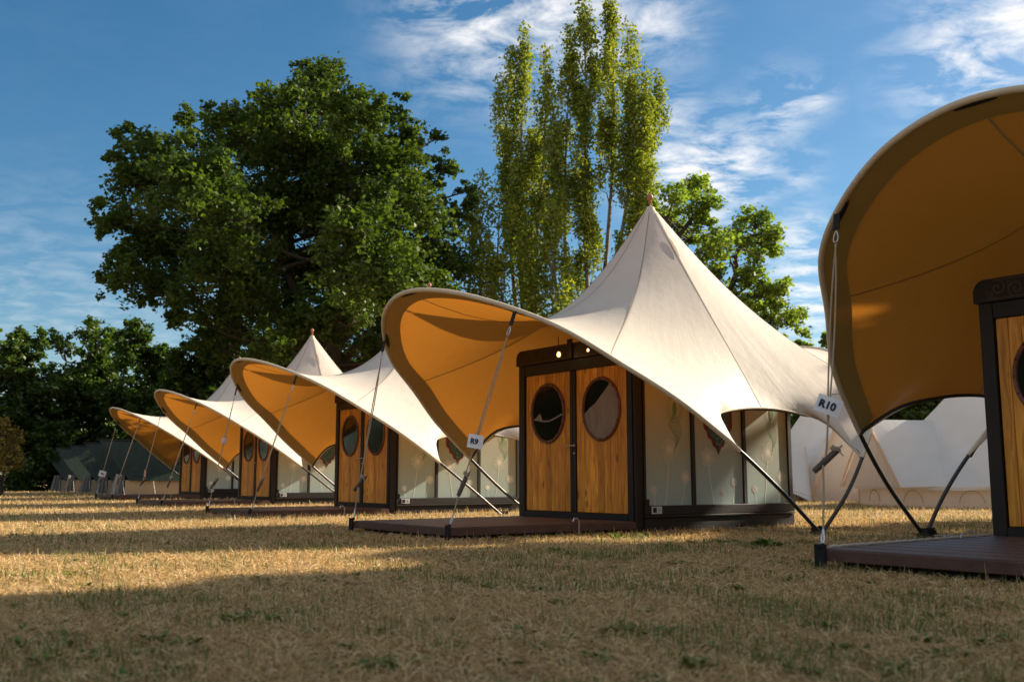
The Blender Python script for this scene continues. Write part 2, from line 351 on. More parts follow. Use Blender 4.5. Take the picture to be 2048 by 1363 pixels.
def tag(o, label=None, cat=None, group=None, kind=None):
    for k, x in (('label', label), ('category', cat), ('group', group), ('kind', kind)):
        if x: o[k] = x
    return o
def empty(name, loc=(0, 0, 0), rz=0, parent=None):
    o = bpy.data.objects.new(name, None); COL.objects.link(o); o.location = loc; o.rotation_euler = (0, 0, rz); o.empty_display_size = .2
    if parent: o.parent = parent
    return o
def copy_tree(o, parent=None):
    c = o.copy(); COL.objects.link(c)
    if parent: c.parent = parent
    for ch in list(o.children): copy_tree(ch, c)
    return c
def npmesh(name, V, F, mats, parent=None, rnd=None, smooth=False, uv=None):
    """V (n,3), F (m,k) arrays"""
    me = bpy.data.meshes.new(name); k = F.shape[1]
    me.vertices.add(len(V)); me.vertices.foreach_set('co', np.ascontiguousarray(V, dtype=np.float32).ravel())
    me.loops.add(F.size); me.loops.foreach_set('vertex_index', np.ascontiguousarray(F, dtype=np.int32).ravel())
    me.polygons.add(len(F)); me.polygons.foreach_set('loop_start', np.arange(0, F.size, k, dtype=np.int32))
    if smooth: me.polygons.foreach_set('use_smooth', np.ones(len(F), dtype=bool))
    me.update(calc_edges=True)
    if rnd is not None:
        a = me.attributes.new('rnd', 'FLOAT', 'POINT'); a.data.foreach_set('value', np.ascontiguousarray(rnd, dtype=np.float32))
    if uv is not None:
        l = me.uv_layers.new(name='UVMap'); l.data.foreach_set('uv', np.ascontiguousarray(uv[F.ravel()], dtype=np.float32).ravel())
    me.materials.append(mats); me.validate()
    return link(name, me, parent)
def catmull(P, n, sub=20):
    P = np.array(P, float); ext = np.concatenate([[2 * P[0] - P[1]], P, [2 * P[-1] - P[-2]]]); o = []
    u = np.linspace(0, 1, sub, endpoint=False)[:, None]
    for i in range(len(P) - 1):
        a, b, c, d = ext[i:i + 4]
        o.append(.5 * (2 * b + (c - a) * u + (2 * a - 5 * b + 4 * c - d) * u * u + (3 * b - a - 3 * c + d) * u ** 3))
    Q = np.concatenate(o + [P[-1:]])
    return resample(Q, n)
def resample(Q, n):
    s = np.r_[0, np.cumsum(np.linalg.norm(np.diff(Q, axis=0), axis=1))]; k = np.linspace(0, s[-1], n)
    return np.stack([np.interp(k, s, Q[:, i]) for i in range(3)], 1)
def rotx(P, a):
    c, s = math.cos(a), math.sin(a); return np.stack([P[:, 0], P[:, 1] * c - P[:, 2] * s, P[:, 1] * s + P[:, 2] * c], 1)
def text_mesh(body, size, bold=.0):
    cu = bpy.data.curves.new('lettering', 'FONT'); cu.body = body; cu.size = size; cu.align_x = 'CENTER'; cu.align_y = 'CENTER'
    cu.offset = bold; cu.extrude = .0004; cu.resolution_u = 4
    o = bpy.data.objects.new('lettering', cu); COL.objects.link(o)
    bpy.context.view_layer.update()
    me = bpy.data.meshes.new_from_object(o.evaluated_get(bpy.context.evaluated_depsgraph_get()))
    bpy.data.objects.remove(o); bpy.data.curves.remove(cu); me.name = 'lettering'
    me.materials.clear(); me.materials.append(M['ink']); return me

# ---------------------------------------------------------------- ground
def ground_z(x, y): return 0.0
gx = np.linspace(-400, 400, 81); gy = np.linspace(-300, 500, 81)
X, Y = np.meshgrid(gx, gy); V = np.stack([X.ravel(), Y.ravel(), np.zeros(X.size)], 1)
i = np.arange(80 * 80); r0 = i // 80 * 81 + i % 80
F = np.stack([r0, r0 + 1, r0 + 82, r0 + 81], 1)
tag(npmesh('ground', V, F, M['ground']), kind='structure')

# ================================================================ the glamping tents
A_, B_, PIV, HT, ZT = 1.1, 1.365, 2.53, 4.215, 2.065     # half width, half depth, pivot x, peak, lintel
ARCH = np.array([(2.53, 0, 0), (2.549, -.657, .463), (2.474, -1.292, .931), (2.319, -1.902, 1.369), (2.022, -2.437, 1.749), (1.728, -2.954, 2.093), (1.247, -3.35, 2.361), (.648, -3.65, 2.563), (0, -3.767, 2.642)])
FULL = catmull(np.concatenate([ARCH, (ARCH * [-1, 1, 1])[-2::-1]]), 193, 12)
LO = 25                                                   # where the cloth starts on the pole
def canopy_mesh(dphi):
    fr_full = rotx(FULL, dphi); re_full = rotx(FULL * [1, -.8, .8], R(8))
    fr = resample(fr_full[LO:193 - LO], 97); re = resample(re_full[LO:193 - LO], 97)
    sR = catmull([fr[0], (2.05, -1.07, 1.25), (1.9, -.6, 1.37), (1.85, 0, 1.41), (1.9, .5, 1.37), (2.04, .85, 1.25), re[0]], 33)
    sL = sR * [-1, 1, 1]
    rim = np.concatenate([fr[:-1], sL[:-1], re[::-1][:-1], sR[::-1][:-1]])
    n, m = len(rim), 30
    ang = np.arctan2(rim[:, 1], rim[:, 0])
    top = np.stack([.045 * np.cos(ang), .045 * np.sin(ang), np.full(n, HT)], 1)
    t = np.linspace(0, 1, m)[:, None, None]
    X = top * (1 - t) + rim * t
    ring = np.linspace(0, 1, m)[1:-1][:, None, None]
    seams = [19, 77, 96 + 16, 128 + 19, 128 + 77, 224 + 16]        # seam radials: stiffer, they stand up as creases
    qr = np.ones(n)
    for s in seams: qr[s] = 40 if s not in (112, 240) else 120
    qr = qr[None, :, None]; qc = 22 * ring ** .3 * (.37 + .63 / (1 + np.exp((rim[:, 1] + .6) / .35)))[None, :, None]
    for _ in range(5200):
        mid = X[1:-1]
        X[1:-1] = (qr * (X[:-2] + X[2:]) + qc * (np.roll(mid, 1, 1) + np.roll(mid, -1, 1))) / (2 * qr + 2 * qc)
    return X, seams, fr_full, re_full
def grid_faces(m, n, wrap=True):
    f = []
    for i in range(m - 1):
        for j in range(n if wrap else n - 1):
            k = (j + 1) % n; f.append((i * n + j, i * n + k, (i + 1) * n + k, (i + 1) * n + j))
    return f
def build_canopy(root, dphi):
    X, seams, frf, ref = canopy_mesh(dphi); m, n, _ = X.shape
    # doubled first column for clean UVs
    G = np.concatenate([X, X[:, :1]], 1); nn = n + 1
    uv = np.stack(np.broadcast_arrays(np.linspace(0, 1, nn)[None, :], np.linspace(0, 1, m)[:, None]), -1).reshape(-1, 2)
    F = np.array(grid_faces(m, nn, False))[:, ::-1]          # outward normals up
    V = G.reshape(-1, 3)
    a, b, c = V[F[0, 0]], V[F[0, 1]], V[F[0, 2]]
    # make sure the normals point out of the tent
    cen = V[F].mean(1); nr = np.cross(V[F[:, 1]] - V[F[:, 0]], V[F[:, 2]] - V[F[:, 0]])
    if (nr[:, 2]).sum() < 0: F = F[:, ::-1]
    cp = npmesh('canopy', V, F, M['canvas'], root, smooth=True, uv=uv)
    # vertex normals for the inner hem and the seams
    nr = np.cross(np.roll(X, -1, 1) - np.roll(X, 1, 1), np.gradient(X, axis=0)); nr /= np.linalg.norm(nr, axis=2, keepdims=True) + 1e-9
    if nr[..., 2].sum() < 0: nr = -nr
    # hem: double cloth inside the two arches
    for (j0, j1) in ((0, 96), (128, 224)):
        hv = []
        for j in range(j0, j1 + 1):
            jj = j % n; line = X[:, jj][::-1]; nl = nr[:, jj][::-1]
            s = np.r_[0, np.cumsum(np.linalg.norm(np.diff(line, axis=0), axis=1))]
            for d in (0.0, .07, .14, .21):
                p = np.array([np.interp(d, s, line[:, k]) for k in range(3)]); q = np.array([np.interp(d, s, nl[:, k]) for k in range(3)])
                hv.append(p - q * (.014 if d else .010))
        hv = np.array(hv); k = j1 - j0 + 1
        hf = np.array([(i * 4 + c, (i + 1) * 4 + c, (i + 1) * 4 + c + 1, i * 4 + c + 1) for i in range(k - 1) for c in range(3)])
        nrm = np.cross(hv[hf[:, 1]] - hv[hf[:, 0]], hv[hf[:, 2]] - hv[hf[:, 0]])
        if nrm[:, 2].sum() < 0: hf = hf[:, ::-1]
        huv = np.stack(np.broadcast_arrays(np.linspace(0, 1, k)[:, None], np.linspace(0, .3, 4)[None, :]), -1).reshape(-1, 2)
        npmesh('hem', hv, hf, M['hem'], cp, smooth=True, uv=huv)
    # pole sleeves along the arches
    for arch in (frf, ref):
        MB().tube(arch[LO:193 - LO], .0255, 10).build('pole_sleeve', M['sleeve'], cp, True)
    # bound edges of the side cut-outs
    for (j0, j1) in ((96, 128), (224, 256)):
        e = X[-1][[j % n for j in range(j0, j1 + 1)]]; ni = nr[-1][[j % n for j in range(j0, j1 + 1)]]
        MB().tube(e, .011, 6).build('edge_piping', M['sleeve'], cp, True)
        MB().tube(e - ni * .02, .016, 6).build('edge_binding', M['edging'], cp, True)
    sm = MB()
    for s in seams + [48, 176]:
        P = X[1:, s]; q = nr[1:, s]
        sm.ribbon(P + q * .003, .013, q.mean(0)); sm.ribbon(P - q * .003, .016, q.mean(0))
    # two seams across the visors, where the cloth widths meet
    for (j0, j1) in ((2, 94), (130, 222)):
        P, Q = [], []
        for j in range(j0, j1 + 1):
            f = 16.5 + 3 * math.cos((j - j0) / (j1 - j0) * 2 * math.pi); i = int(f); k = f - i
            P.append(X[i, j] * (1 - k) + X[i + 1, j] * k - nr[i, j] * .004)
    sm.build('seam', M['seam'], cp)
    # little vent mouth under the peak
    j = 240; P0 = X[5, j]; t = X[9, j] - P0; t /= np.linalg.norm(t); nn_ = nr[6, j]; sd = np.cross(t, nn_)
    v = MB(); vp = []
    for a in np.linspace(0, 2 * math.pi, 20, endpoint=False):
        vp.append(P0 + t * (.20 + .17 * math.cos(a)) + sd * (.022 * math.sin(a)) + nn_ * .012)
    v.poly(vp); v.build('vent', M['seam'], cp)
    # peak cap
    MB().lathe([(.075, HT - .055), (.062, HT - .02), (.05, HT + .012), (.03, HT + .02), (.012, HT + .022)], n=18).build('peak_cap', M['sleeve'], cp, True)
    for arch in (frf, ref):
        MB().tube(np.concatenate([arch, arch[-1:]])[:193], .0215, 10).build('arch_pole', M['pole'], root, True)
    return X, nr, frf, ref
def spiral(cx, cz, r, turns, s, y, n=26, ph=0):
    return [(cx + s * r * (1 - k / n) * math.cos(ph + turns * 2 * math.pi * k / n), y, cz + r * (1 - k / n) * math.sin(ph + turns * 2 * math.pi * k / n)) for k in range(n)]
def build_cabin(root):
    fy = -B_
    # door frame
    MB().box((-A_, fy - .03, -.06), (-.985, fy + .09, ZT)).build('door_post', M['dark_wood'], root)
    g = MB().box((.955, fy - .02, -.06), (1.02, fy + .09, ZT)); g.box((1.024, fy - .035, -.06), (1.058, fy + .09, ZT)); g.box((1.062, fy - .02, -.06), (A_, fy + .09, ZT))
    g.build('door_post', M['dark_wood'], root)
    MB().box((-.982, fy - .025, 1.93), (.952, fy + .08, ZT - .002)).build('lintel', M['dark_wood'], root)
    MB().box((-.982, fy - .025, .06), (.952, fy + .08, .20)).build('threshold', M['dark_wood'], root)
    for (x0, x1, hinge) in ((-.982, -.018, -1), (-.014, .952, 1)):
        d = MB(); a, b = (x0 + .004, x1 - .055) if hinge < 0 else (x0 + .055, x1 - .004)
        n = 7; wv = [1 + .25 * random.uniform(-1, 1) for _ in range(n)]; sm = sum(wv); x = a
        for k in range(n):
            x2 = x + (b - a) * wv[k] / sum(wv)
            d.box((x + .002, fy, .203), (x2 - .002, fy + .03, 1.927), bev=.005); x = x2
        do = d.build('door', M['door'], root)
        st = MB(); sx = (x1 - .052, x1 - .002) if hinge < 0 else (x0 + .002, x0 + .052)
        st.box((sx[0], fy - .018, .203), (sx[1], fy + .04, 1.927)); st.build('meeting_stile', M['dark_wood'], do)
        cx = (a + b) / 2 + .01; cz = 1.425; rx, rz = .325, .365
        MB().poly([(cx + rx * math.cos(q), fy - .006, cz + rz * math.sin(q)) for q in np.linspace(0, 2 * math.pi, 64, endpoint=False)]).build('window_pane', M['glass'], do)
        sd = MB().tube([(cx + rx * math.cos(q), fy - .008, cz + rz * math.sin(q)) for q in np.linspace(0, 2 * math.pi, 65)], .021, 8, cap=False)
        for q in np.linspace(0, 2 * math.pi, 16, endpoint=False):
            sd.lathe([(.009, 0), (.008, .004), (.003, .007)], (cx + rx * math.cos(q), fy - .028, cz + rz * math.sin(q)), 8, 1, axis=(0, -1, 0))
        sd.build('window_ring', [M['ring'], M['stud']], do, True)
        if hinge > 0:
            h = MB(); h.lathe([(.017, 0), (.017, .012), (.009, .016), (.009, .045)], (x0 + .027, fy - .018, 1.0), 12, axis=(0, -1, 0))
            h.tube([(x0 + .027, fy - .05, 1.0), (x0 + .02, fy - .058, 1.0), (x0 - .03, fy - .06, 1.0), (x0 - .085, fy - .056, .998)], .009, 8)
            h.build('door_handle', M['metal'], do, True); MB().lathe([(.012, 0), (.012, .006), (.008, .008)], (x0 + .027, fy - .018, .91), 10, axis=(0, -1, 0)).build('lock', M['metal'], do, True)
    # header board with rounded ends and scroll fretwork
    z0, z1, hw, r = ZT + .004, ZT + .20, A_ + .03, .11
    pr = [(-hw, fy - .05, z0), (hw, fy - .05, z0)]
    pr += [(hw - r + r * math.cos(q), fy - .05, z1 - r + r * math.sin(q)) for q in np.linspace(0, math.pi / 2, 7)]
    pr += [(-hw + r - r * math.sin(q), fy - .05, z1 - r + r * math.cos(q)) for q in np.linspace(0, math.pi / 2, 7)]
    hd = MB().prism(pr, (0, .12, 0)).build('header', M['dark_wood'], root)
    fw = MB(); y = fy - .054; cz = (z0 + z1) / 2
    for sgn in (-1, 1):
        for k in range(6):
            cx = sgn * (.14 + .155 * k); q = 1 if k % 2 else -1
            fw.ribbon(spiral(cx, cz + .012 * q, .07, 1.6, sgn, y, ph=q * 1.1), .009, (0, 1, 0)); fw.ribbon(spiral(cx + sgn * .06, cz - .035 * q, .034, 1.3, -sgn, y, ph=q * 2.2), .007, (0, 1, 0))
        fw.ribbon([(sgn * .06, y, z0 + .02), (sgn * 1.02, y, z0 + .02)], .008, (0, 1, 0)); fw.ribbon([(sgn * .06, y, z1 - .02), (sgn * .95, y, z1 - .02)], .007, (0, 1, 0))
    fw.build('fretwork', M['fret'], hd)
    MB().box((-.045, fy - .075, z0), (.045, fy - .052, z1 + .05)).build('header_key', M['dark_wood'], hd)
    # sides
    for s in (1, -1):
        sw = MB().box((s * (A_ - .05), -B_ + .1, .29), (s * (A_ - .022), B_ - .06, ZT - .004), bev=0).build('side_wall', M['interior'], root)
        fr = MB(); xa, xb = sorted((s * (A_ - .022), s * (A_ + .012)))
        for (y0, y1) in ((-B_ + .10, -B_ + .13), (-.485, -.425), (.425, .485), (B_ - .07, B_)): fr.box((xa, y0, .25), (xb, y1, ZT - .006))
        fr.box((xa, -B_ + .132, ZT - .075), (xb, B_ - .072, ZT - .008)); fr.build('wall_frame', M['dark_wood'], sw)
        sk = MB(); xa, xb = sorted((s * (A_ - .05), s * (A_ + .022)))
        sk.box((xa, -B_ + .095, .19), (xb, B_, .295)); xa, xb = sorted((s * (A_ - .05), s * (A_ + .034))); sk.box((xa, -B_ + .095, .162), (xb, B_, .186))
        xa, xb = sorted((s * (A_ - .05), s * (A_ + .016))); sk.box((xa, -B_ + .095, -.08), (xb, B_, .158))
        sk.box((s * (A_ - .02), -B_ + .10, .297), (s * (A_ + .026), -B_ + .16, .37)) if s > 0 else None
        sk.build('skirting', M['skirt'], sw)
        xo = s * (A_ - .012); e = s * .0025
        for pi, (y0, y1) in enumerate(((-B_ + .132, -.487), (-.423, .423), (.487, B_ - .072))):
            p = MB(); xa, xb = sorted((s * (A_ - .021), xo)); p.box((xa, y0, .297), (xb, y1, ZT - .077), bev=0)
            def dand(cy, cz, r, foot, sd):
                rr = random.Random(sd)
                p.ribbon([(xo + e, cy + (foot - cy) * (k / 8) ** 1.4, cz - (cz - .30) * k / 8) for k in range(9)], .006 + r * .03, (1, 0, 0), 1)
                for q in range(34):
                    a = q / 34 * 2 * math.pi + rr.uniform(-.05, .05); r1 = r * rr.uniform(.72, 1.0)
                    p.ribbon([(xo + e, cy + .12 * r * math.cos(a), cz + .12 * r * math.sin(a)), (xo + e, cy + r1 * math.cos(a), cz + r1 * math.sin(a))], .006, (1, 0, 0), 1)
                    for d_ in (-.35, .35): p.ribbon([(xo + e, cy + r1 * .9 * math.cos(a), cz + r1 * .9 * math.sin(a)), (xo + e, cy + r1 * 1.08 * math.cos(a + d_ * .25), cz + r1 * 1.08 * math.sin(a + d_ * .25))], .004, (1, 0, 0), 1)
                p.poly([(xo + e * 1.3, cy + .18 * r * math.cos(a), cz + .18 * r * math.sin(a)) for a in np.linspace(0, 2 * math.pi, 12, endpoint=False)], 1)
            w_ = y1 - y0; c = (y0 + y1) / 2
            if pi != 1:
                dand(c + .02, .93, .13, c - .06, pi); dand(c + .27, .62, .085, c + .2, pi + 7); dand(c - .24, .47, .05, c - .22, pi + 3)
                for k in range(5):          # green thistle swirl
                    h_ = .22 + .03 * k
                    p.ribbon([(xo + e, c + .12 + (k - 2) * .035 * math.sin(q * 3.1) + .03 * math.sin(q * 7 + k), 1.45 - q * .5 * (.7 + .1 * k)) for q in np.linspace(0, 1, 18)], .007, (1, 0, 0), 2)
                for rr_ in (.13, .10):
                    p.ribbon([(xo + e, c + .12 + rr_ * math.cos(q), 1.42 + rr_ * 1.25 * math.sin(q)) for q in np.linspace(0, 2 * math.pi, 30)], .005, (1, 0, 0), 2)
                p.poly([(xo + e * 1.4, c + .12 + .035 * math.cos(q), 1.42 + .08 * math.sin(q)) for q in np.linspace(0, 2 * math.pi, 16, endpoint=False)], 2)
            else:
                dand(c - .19, .86, .125, c - .10, 21); dand(c + .27, .56, .06, c + .24, 22); dand(c + .05, .44, .04, c + .06, 23)
            p.build('printed_panel', [M['panel'], M['print_pale'], M['print_green']], sw)
        # painted ornament hanging from the wall top in the middle bay
        def orn(k, zoff=0):
            half = [(.0, 0.0), (.045, .075), (.10, .10), (.125, .165), (.185, .19), (.20, .25), (.25, .28), (.262, .34), (.262, .95)]
            pts = [(y_ * k, z_ * (1 if z_ > .5 else k) + zoff) for y_, z_ in half]
            return [(xo, y_, .88 + z_ * 1.14) for y_, z_ in pts] + [(xo, -y_, .88 + z_ * 1.14) for y_, z_ in pts[:0:-1]]
        om = MB()
        for k, zo, mi, dx in ((1.0, 0, 0, .003), (.86, .035, 1, .0045), (.80, .05, 0, .006), (.72, .07, 2, .0075)):
            pts = orn(k, zo); om.poly([(x_ + s * dx, y_, min(z_, 1.95)) for x_, y_, z_ in pts], mi)
        om.poly([(xo + s * .009, .15 * math.cos(q), 1.58 + .26 * math.sin(q)) for q in np.linspace(0, 2 * math.pi, 24, endpoint=False)], 1)
        rr = random.Random(5)
        for k in range(90):
            cz = rr.uniform(1.0, 1.9); wd = .17 if cz > 1.24 else .17 * max(.1, (cz - .93) / .31); cy = rr.uniform(-wd, wd); r_ = rr.uniform(.014, .03); ph = rr.uniform(0, 6)
            if (cy / .15) ** 2 + ((cz - 1.58) / .26) ** 2 < 1.15: continue
            om.ribbon([(xo + s * .0095, cy + r_ * (1 - q) * math.cos(ph + 8 * q), cz + r_ * (1 - q) * math.sin(ph + 8 * q)) for q in np.linspace(0, .9, 10)], .006, (1, 0, 0), 3)
        for k in range(4):
            om.poly([(xo + s * .0105, -.03 + .028 * math.cos(q) + .02 * (k % 2), 1.46 + .05 * k + .018 * math.sin(q)) for q in np.linspace(0, 2 * math.pi, 7, endpoint=False)], 4)
        om.build('painted_ornament', [M['orn_red'], M['orn_black'], M['orn_teal'], M['orn_pale'], M['orn_coral']], sw)
        if s > 0:
            sp = MB().box((A_ + .022, -B_ + .19, .205), (A_ + .03, -B_ + .35, .288), 0, .002); sp.box((A_ + .03, -B_ + .205, .22), (A_ + .034, -B_ + .262, .276), 1, .001)
            for k in range(3): sp.box((A_ + .03, -B_ + .29, .228 + .016 * k), (A_ + .032, -B_ + .33, .232 + .016 * k), 1, 0)
            sp.build('socket_plate', [M['plate'], M['black']], sw)
    MB().box((-A_ + .052, B_ - .05, -.06), (A_ - .052, B_ - .001, ZT - .01)).build('rear_wall', M['interior'], root)
    MB().box((-A_ + .052, -B_ + .092, .10), (A_ - .052, B_ - .052, .16)).build('floor', M['interior'], root)
    MB().lathe([(.024, HT - .03), (.022, HT + .03), (.012, HT + .04), (.012, HT + .06), (.026, HT + .072), (.03, HT + .088), (.014, HT + .104), (.02, HT + .112), (.038, HT + .13), (.043, HT + .152), (.034, HT + .178), (.018, HT + .192), (.010, HT + .204), (.004, HT + .212)], n=16).build('finial', M['finial'], root, True)
    for s in (1, -1):
        an = MB().box((s * (PIV - .09), -.085, -.02), (s * (PIV + .02), .085, .035), bev=.01)
        for k in range(8):
            y = -.08 + k * .022; an.box((s * (PIV - .075), y, .03), (s * (PIV + .005), y + .012, .075 + .02 * math.sin(k * 2.3)), bev=.003)
        an.tube([(s * PIV, -.09, .02), (s * PIV, .09, .02)], .03, 10); an.build('anchor_block', M['anchor'], root)
        MB().tube([(s * (A_ - .02), -.03, .02), (s * 1.8, -.02, .022), (s * (PIV - .08), 0, .02)], .010, 8).build('ground_strut', M['rod'], root, True)
        MB().tube([(s * (A_ + .02), .10, .03), (s * 1.9, .05, .018), (s * (PIV - .08), .03, .02)], .006, 6).build('tension_wire', M['metal'], root, True)
def deck_corner(s): return np.array((s * 1.0, -3.80, .13))
def build_ropes(root, frf, toggle_t=(.80, .80)):
    out = {}
    for s, idx, tt in ((1, 71, toggle_t[0]), (-1, 192 - 71, toggle_t[1])):
        p = frf[idx]; tip = deck_corner(s) + np.array((s * .02, -.03, .0)); dn = tip - p; L = np.linalg.norm(dn); d = dn / L
        r = MB(); side = np.cross(d, (0, 1, 0)); side /= np.linalg.norm(side)
        a0 = p + d * .30; tg = p + d * L * tt; bt = p + d * (L - .13)
        mid = lambda k, w_: a0 * (1 - k) + tg * k + side * w_ * math.sin(math.pi * min(1, k * 1.05) ** .8)
        r.tube([mid(k, .028) - side * .004 for k in np.linspace(0, 1, 12)], .0065, 6); r.tube([mid(k, -.022) + side * .004 for k in np.linspace(0, .97, 12)], .0065, 6)
        r.tube([tg - side * .03, (tg * .6 + bt * .4) - side * .012, bt], .007, 6)
        ro = r.build('guy_rope', M['rope'], root, True)
        b = MB(); e1 = np.array((0, 0, 1.0)); b.box((-.03, -.006, -.17), (.03, .006, .0)); 
        q = Vector((0, 0, -1)).rotation_difference(Vector(d)); b.v = [tuple(Vector(p) + q @ Vector(v_)) for v_ in b.v]
        inw = np.array((0, .80, -.02)) - p * np.array((.25, 0, 0)); inw /= np.linalg.norm(inw); b.tube([frf[idx + k] + inw * .034 + np.array((0, 0, -.012)) for k in range(-3, 4)], [.006, .018, .024, .025, .024, .018, .006], 8); b.build('strap', M['strap'], ro)
        c = MB(); ring = [Vector(p + d * .235) + q @ Vector(((.019 - .008 * math.cos(a)) * math.sin(a), 0, .05 * math.cos(a))) for a in np.linspace(0, 2 * math.pi, 20)]
        c.tube(ring, .0055, 6); c.build('carabiner', M['metal'], ro, True)
        g = MB(); tx = Vector((-.35 * s + .62, .25, .85)).normalized() if True else None
        g.lathe([(.012, -.125), (.021, -.12), (.022, -.08), (.0235, 0), (.022, .08), (.021, .12), (.012, .125)], tg + np.array((0, 0, -.02)), 12, axis=tx)
        g.build('toggle', M['toggle'], ro, True)
        k = MB(); kn = tg + np.array(tx) * .085
        for j in range(3): k.tube([kn + np.array(tx) * .012 * j + np.array((.03 * math.cos(a), .03 * math.sin(a), .012 * math.sin(2 * a))) for a in np.linspace(0, 2 * math.pi, 14)], .0055, 5)
        k.tube([kn, kn + np.array((.05, -.03, -.01)), kn + np.array((.085, -.03, -.05))], .005, 5); k.build('rope_knot', M['rope'], ro, True)
        t = MB(); t.tube([tuple(bt), tuple((bt + tip) / 2 + side * .012), tuple(tip + np.array((0, 0, -.0)))], .007, 6); t.tube([tuple(bt), tuple((bt + tip) / 2 - side * .012), tuple(tip)], .007, 6)
        t.build('turnbuckle', M['metal'], ro, True)
        out[s] = (p, tg, d, L, side)
    # black pocket with strap at the very tip of the visor
    b = MB(); b.tube([frf[k] + np.array((0, .032, -.014)) for k in range(93, 100)], [.006, .018, .024, .025, .024, .018, .006], 8); b.build('tip_strap', M['strap'], root)
    return out
def build_deck(name):
    dk = empty(name); y0, y1, hx = -3.82, -B_ - .045, 1.02
    n = 17; bd = MB()
    for k in range(n):
        a = y0 + (y1 - y0) * k / n; b = y0 + (y1 - y0) * (k + 1) / n
        h = lambda y: hx + (A_ - hx) * (y - y0) / (y1 - y0)
        bd.prism([(-h(a), a + .005, .10), (h(a), a + .005, .10), (h(b), b - .005, .10), (-h(b), b - .005, .10)], (0, 0, .026 - .0015 * (k % 2)))
    bd.build('deck_boards', M['deck'], dk)
    e = MB(); e.box((-hx - .012, y0 - .02, .045), (hx + .012, y0 - .002, .121))
    for s in (1, -1):
        e.prism([(s * (hx + .002), y0, .045), (s * (hx + .018), y0, .045), (s * (A_ + .018), y1, .045), (s * (A_ + .002), y1, .045)], (0, 0, .074))
    e.build('deck_fascia', M['deck_edge'], dk)
    b = MB().box((-.92, y0 + .08, -.06), (.92, y1 - .02, .045)); b.build('deck_base', M['black'], dk)
    for s in (1, -1):
        c = MB().box((s * (hx - .035), y0 - .045, -.05), (s * (hx + .035), y0 - .022, .15), bev=.006); c.box((s * (hx - .05), y0 - .04, -.05), (s * (hx + .05), y0 + .05, -.01))
        c.tube([(s * hx, y0 - .05, .13), (s * hx, y0 + .0, .15)], .016, 8); c.build('corner_bracket', M['strap'], dk)
    MB().tube([(A_ + .03, y1 - .85, .02), (A_ + .03, y1 - .85, .15), (A_ + .03, y1 - .875, .185), (A_ + .03, y1 - .915, .185), (A_ + .03, y1 - .935, .15)], .008, 8).build('deck_hook', M['metal'], dk, True)
    return dk
TENTS = [  # x, y, yaw, dz  (nearest right, then the row running away to the left)
    (5.759, 8.323, -52.76, .01), (1.866, 13.016, -53.67, .0), (-1.613, 19.018, -54.52, -.03), (-5.098, 25.043, -55.18, -.02), (-8.632, 31.202, -55.4, .01)]
TL = ['beige canvas tent cut by the right edge of the photo, seen into its dark visor',
      'largest beige tent in the centre with peaked roof, arched visor and two wooden doors',
      'second beige tent in the row, half hidden behind the central tent and its R9 tag',
      'third beige tent in the row, whose peak shows free before the big tree',
      'farthest beige tent in the row, beside the dark green ridge tents']
DL = ['dark brown deck at the right edge with white braid along its side', 'brown deck before the central tent with two open oval windows',
      'brown deck of the second tent, left of the central tent', 'brown deck of the third tent in the row', 'thin brown deck of the farthest tent, beside the green tents']
BL = ['glowing bulb under the scrollwork header of the central tent', None]
tents, ropes = [], {}
proto = empty('glamping_tent'); build_cabin(proto); Xc, NRc, frf, ref = build_canopy(proto, 0.0); rp1 = build_ropes(proto, frf)
near = empty('glamping_tent'); build_cabin(near); build_canopy(near, R(-6.7)); frf0 = rotx(FULL, R(-6.7)); rp0 = build_ropes(near, frf0, (.8, .76))
dproto = build_deck('wooden_deck')
for k, (x, y, yaw, dz) in enumerate(TENTS):
    t = near if k == 0 else proto if k == 1 else copy_tree(proto)
    t.location = (x, y, dz); t.rotation_euler = (0, 0, R(yaw)); tag(t, TL[k], 'tent', 'beige visor tents in a row'); tents.append(t)
    d = dproto if k == 0 else copy_tree(dproto)
    d.location = (x, y, dz); d.rotation_euler = (0, 0, R(yaw)); tag(d, DL[k], 'deck', 'decks before the beige tents')
def W(k, p):
    x, y, yaw, dz = TENTS[k]; c, s = math.cos(R(yaw)), math.sin(R(yaw)); return Vector((x + c * p[0] - s * p[1], y + s * p[0] + c * p[1], p[2] + dz))
# what shows in the two oval windows of the central tent: a drawn cloth at the right, a sagging white band at the left
for do, cx, kind_ in [(c, None, None) for c in proto.children if c.name.startswith('door') and 'post' not in c.name]:
    pn_ = [c for c in do.children if c.name.startswith('window_pane')][0]; xs = [v.co.x for v in pn_.data.vertices]; cx = (min(xs) + max(xs)) / 2; fy = -B_ - .0085; rx, rz = .308, .347
    m = MB()
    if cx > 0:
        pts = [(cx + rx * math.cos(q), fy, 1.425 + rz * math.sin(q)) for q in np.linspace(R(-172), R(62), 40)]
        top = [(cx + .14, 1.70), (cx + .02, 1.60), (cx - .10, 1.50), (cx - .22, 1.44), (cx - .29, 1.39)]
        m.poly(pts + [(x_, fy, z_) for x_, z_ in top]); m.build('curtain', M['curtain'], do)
    else:
        m.ribbon([(cx + .29 * q, fy, 1.36 - .035 * math.cos(q * 2.2) + .02 * q) for q in np.linspace(-.98, .98, 16)], .02, (0, 1, 0)); m.poly([(cx - .28, fy - .001, 1.345), (cx - .10, fy - .001, 1.325), (cx - .15, fy - .001, 1.42), (cx - .17, fy - .001, 1.425)]); m.build('curtain', M['curtain'], do)
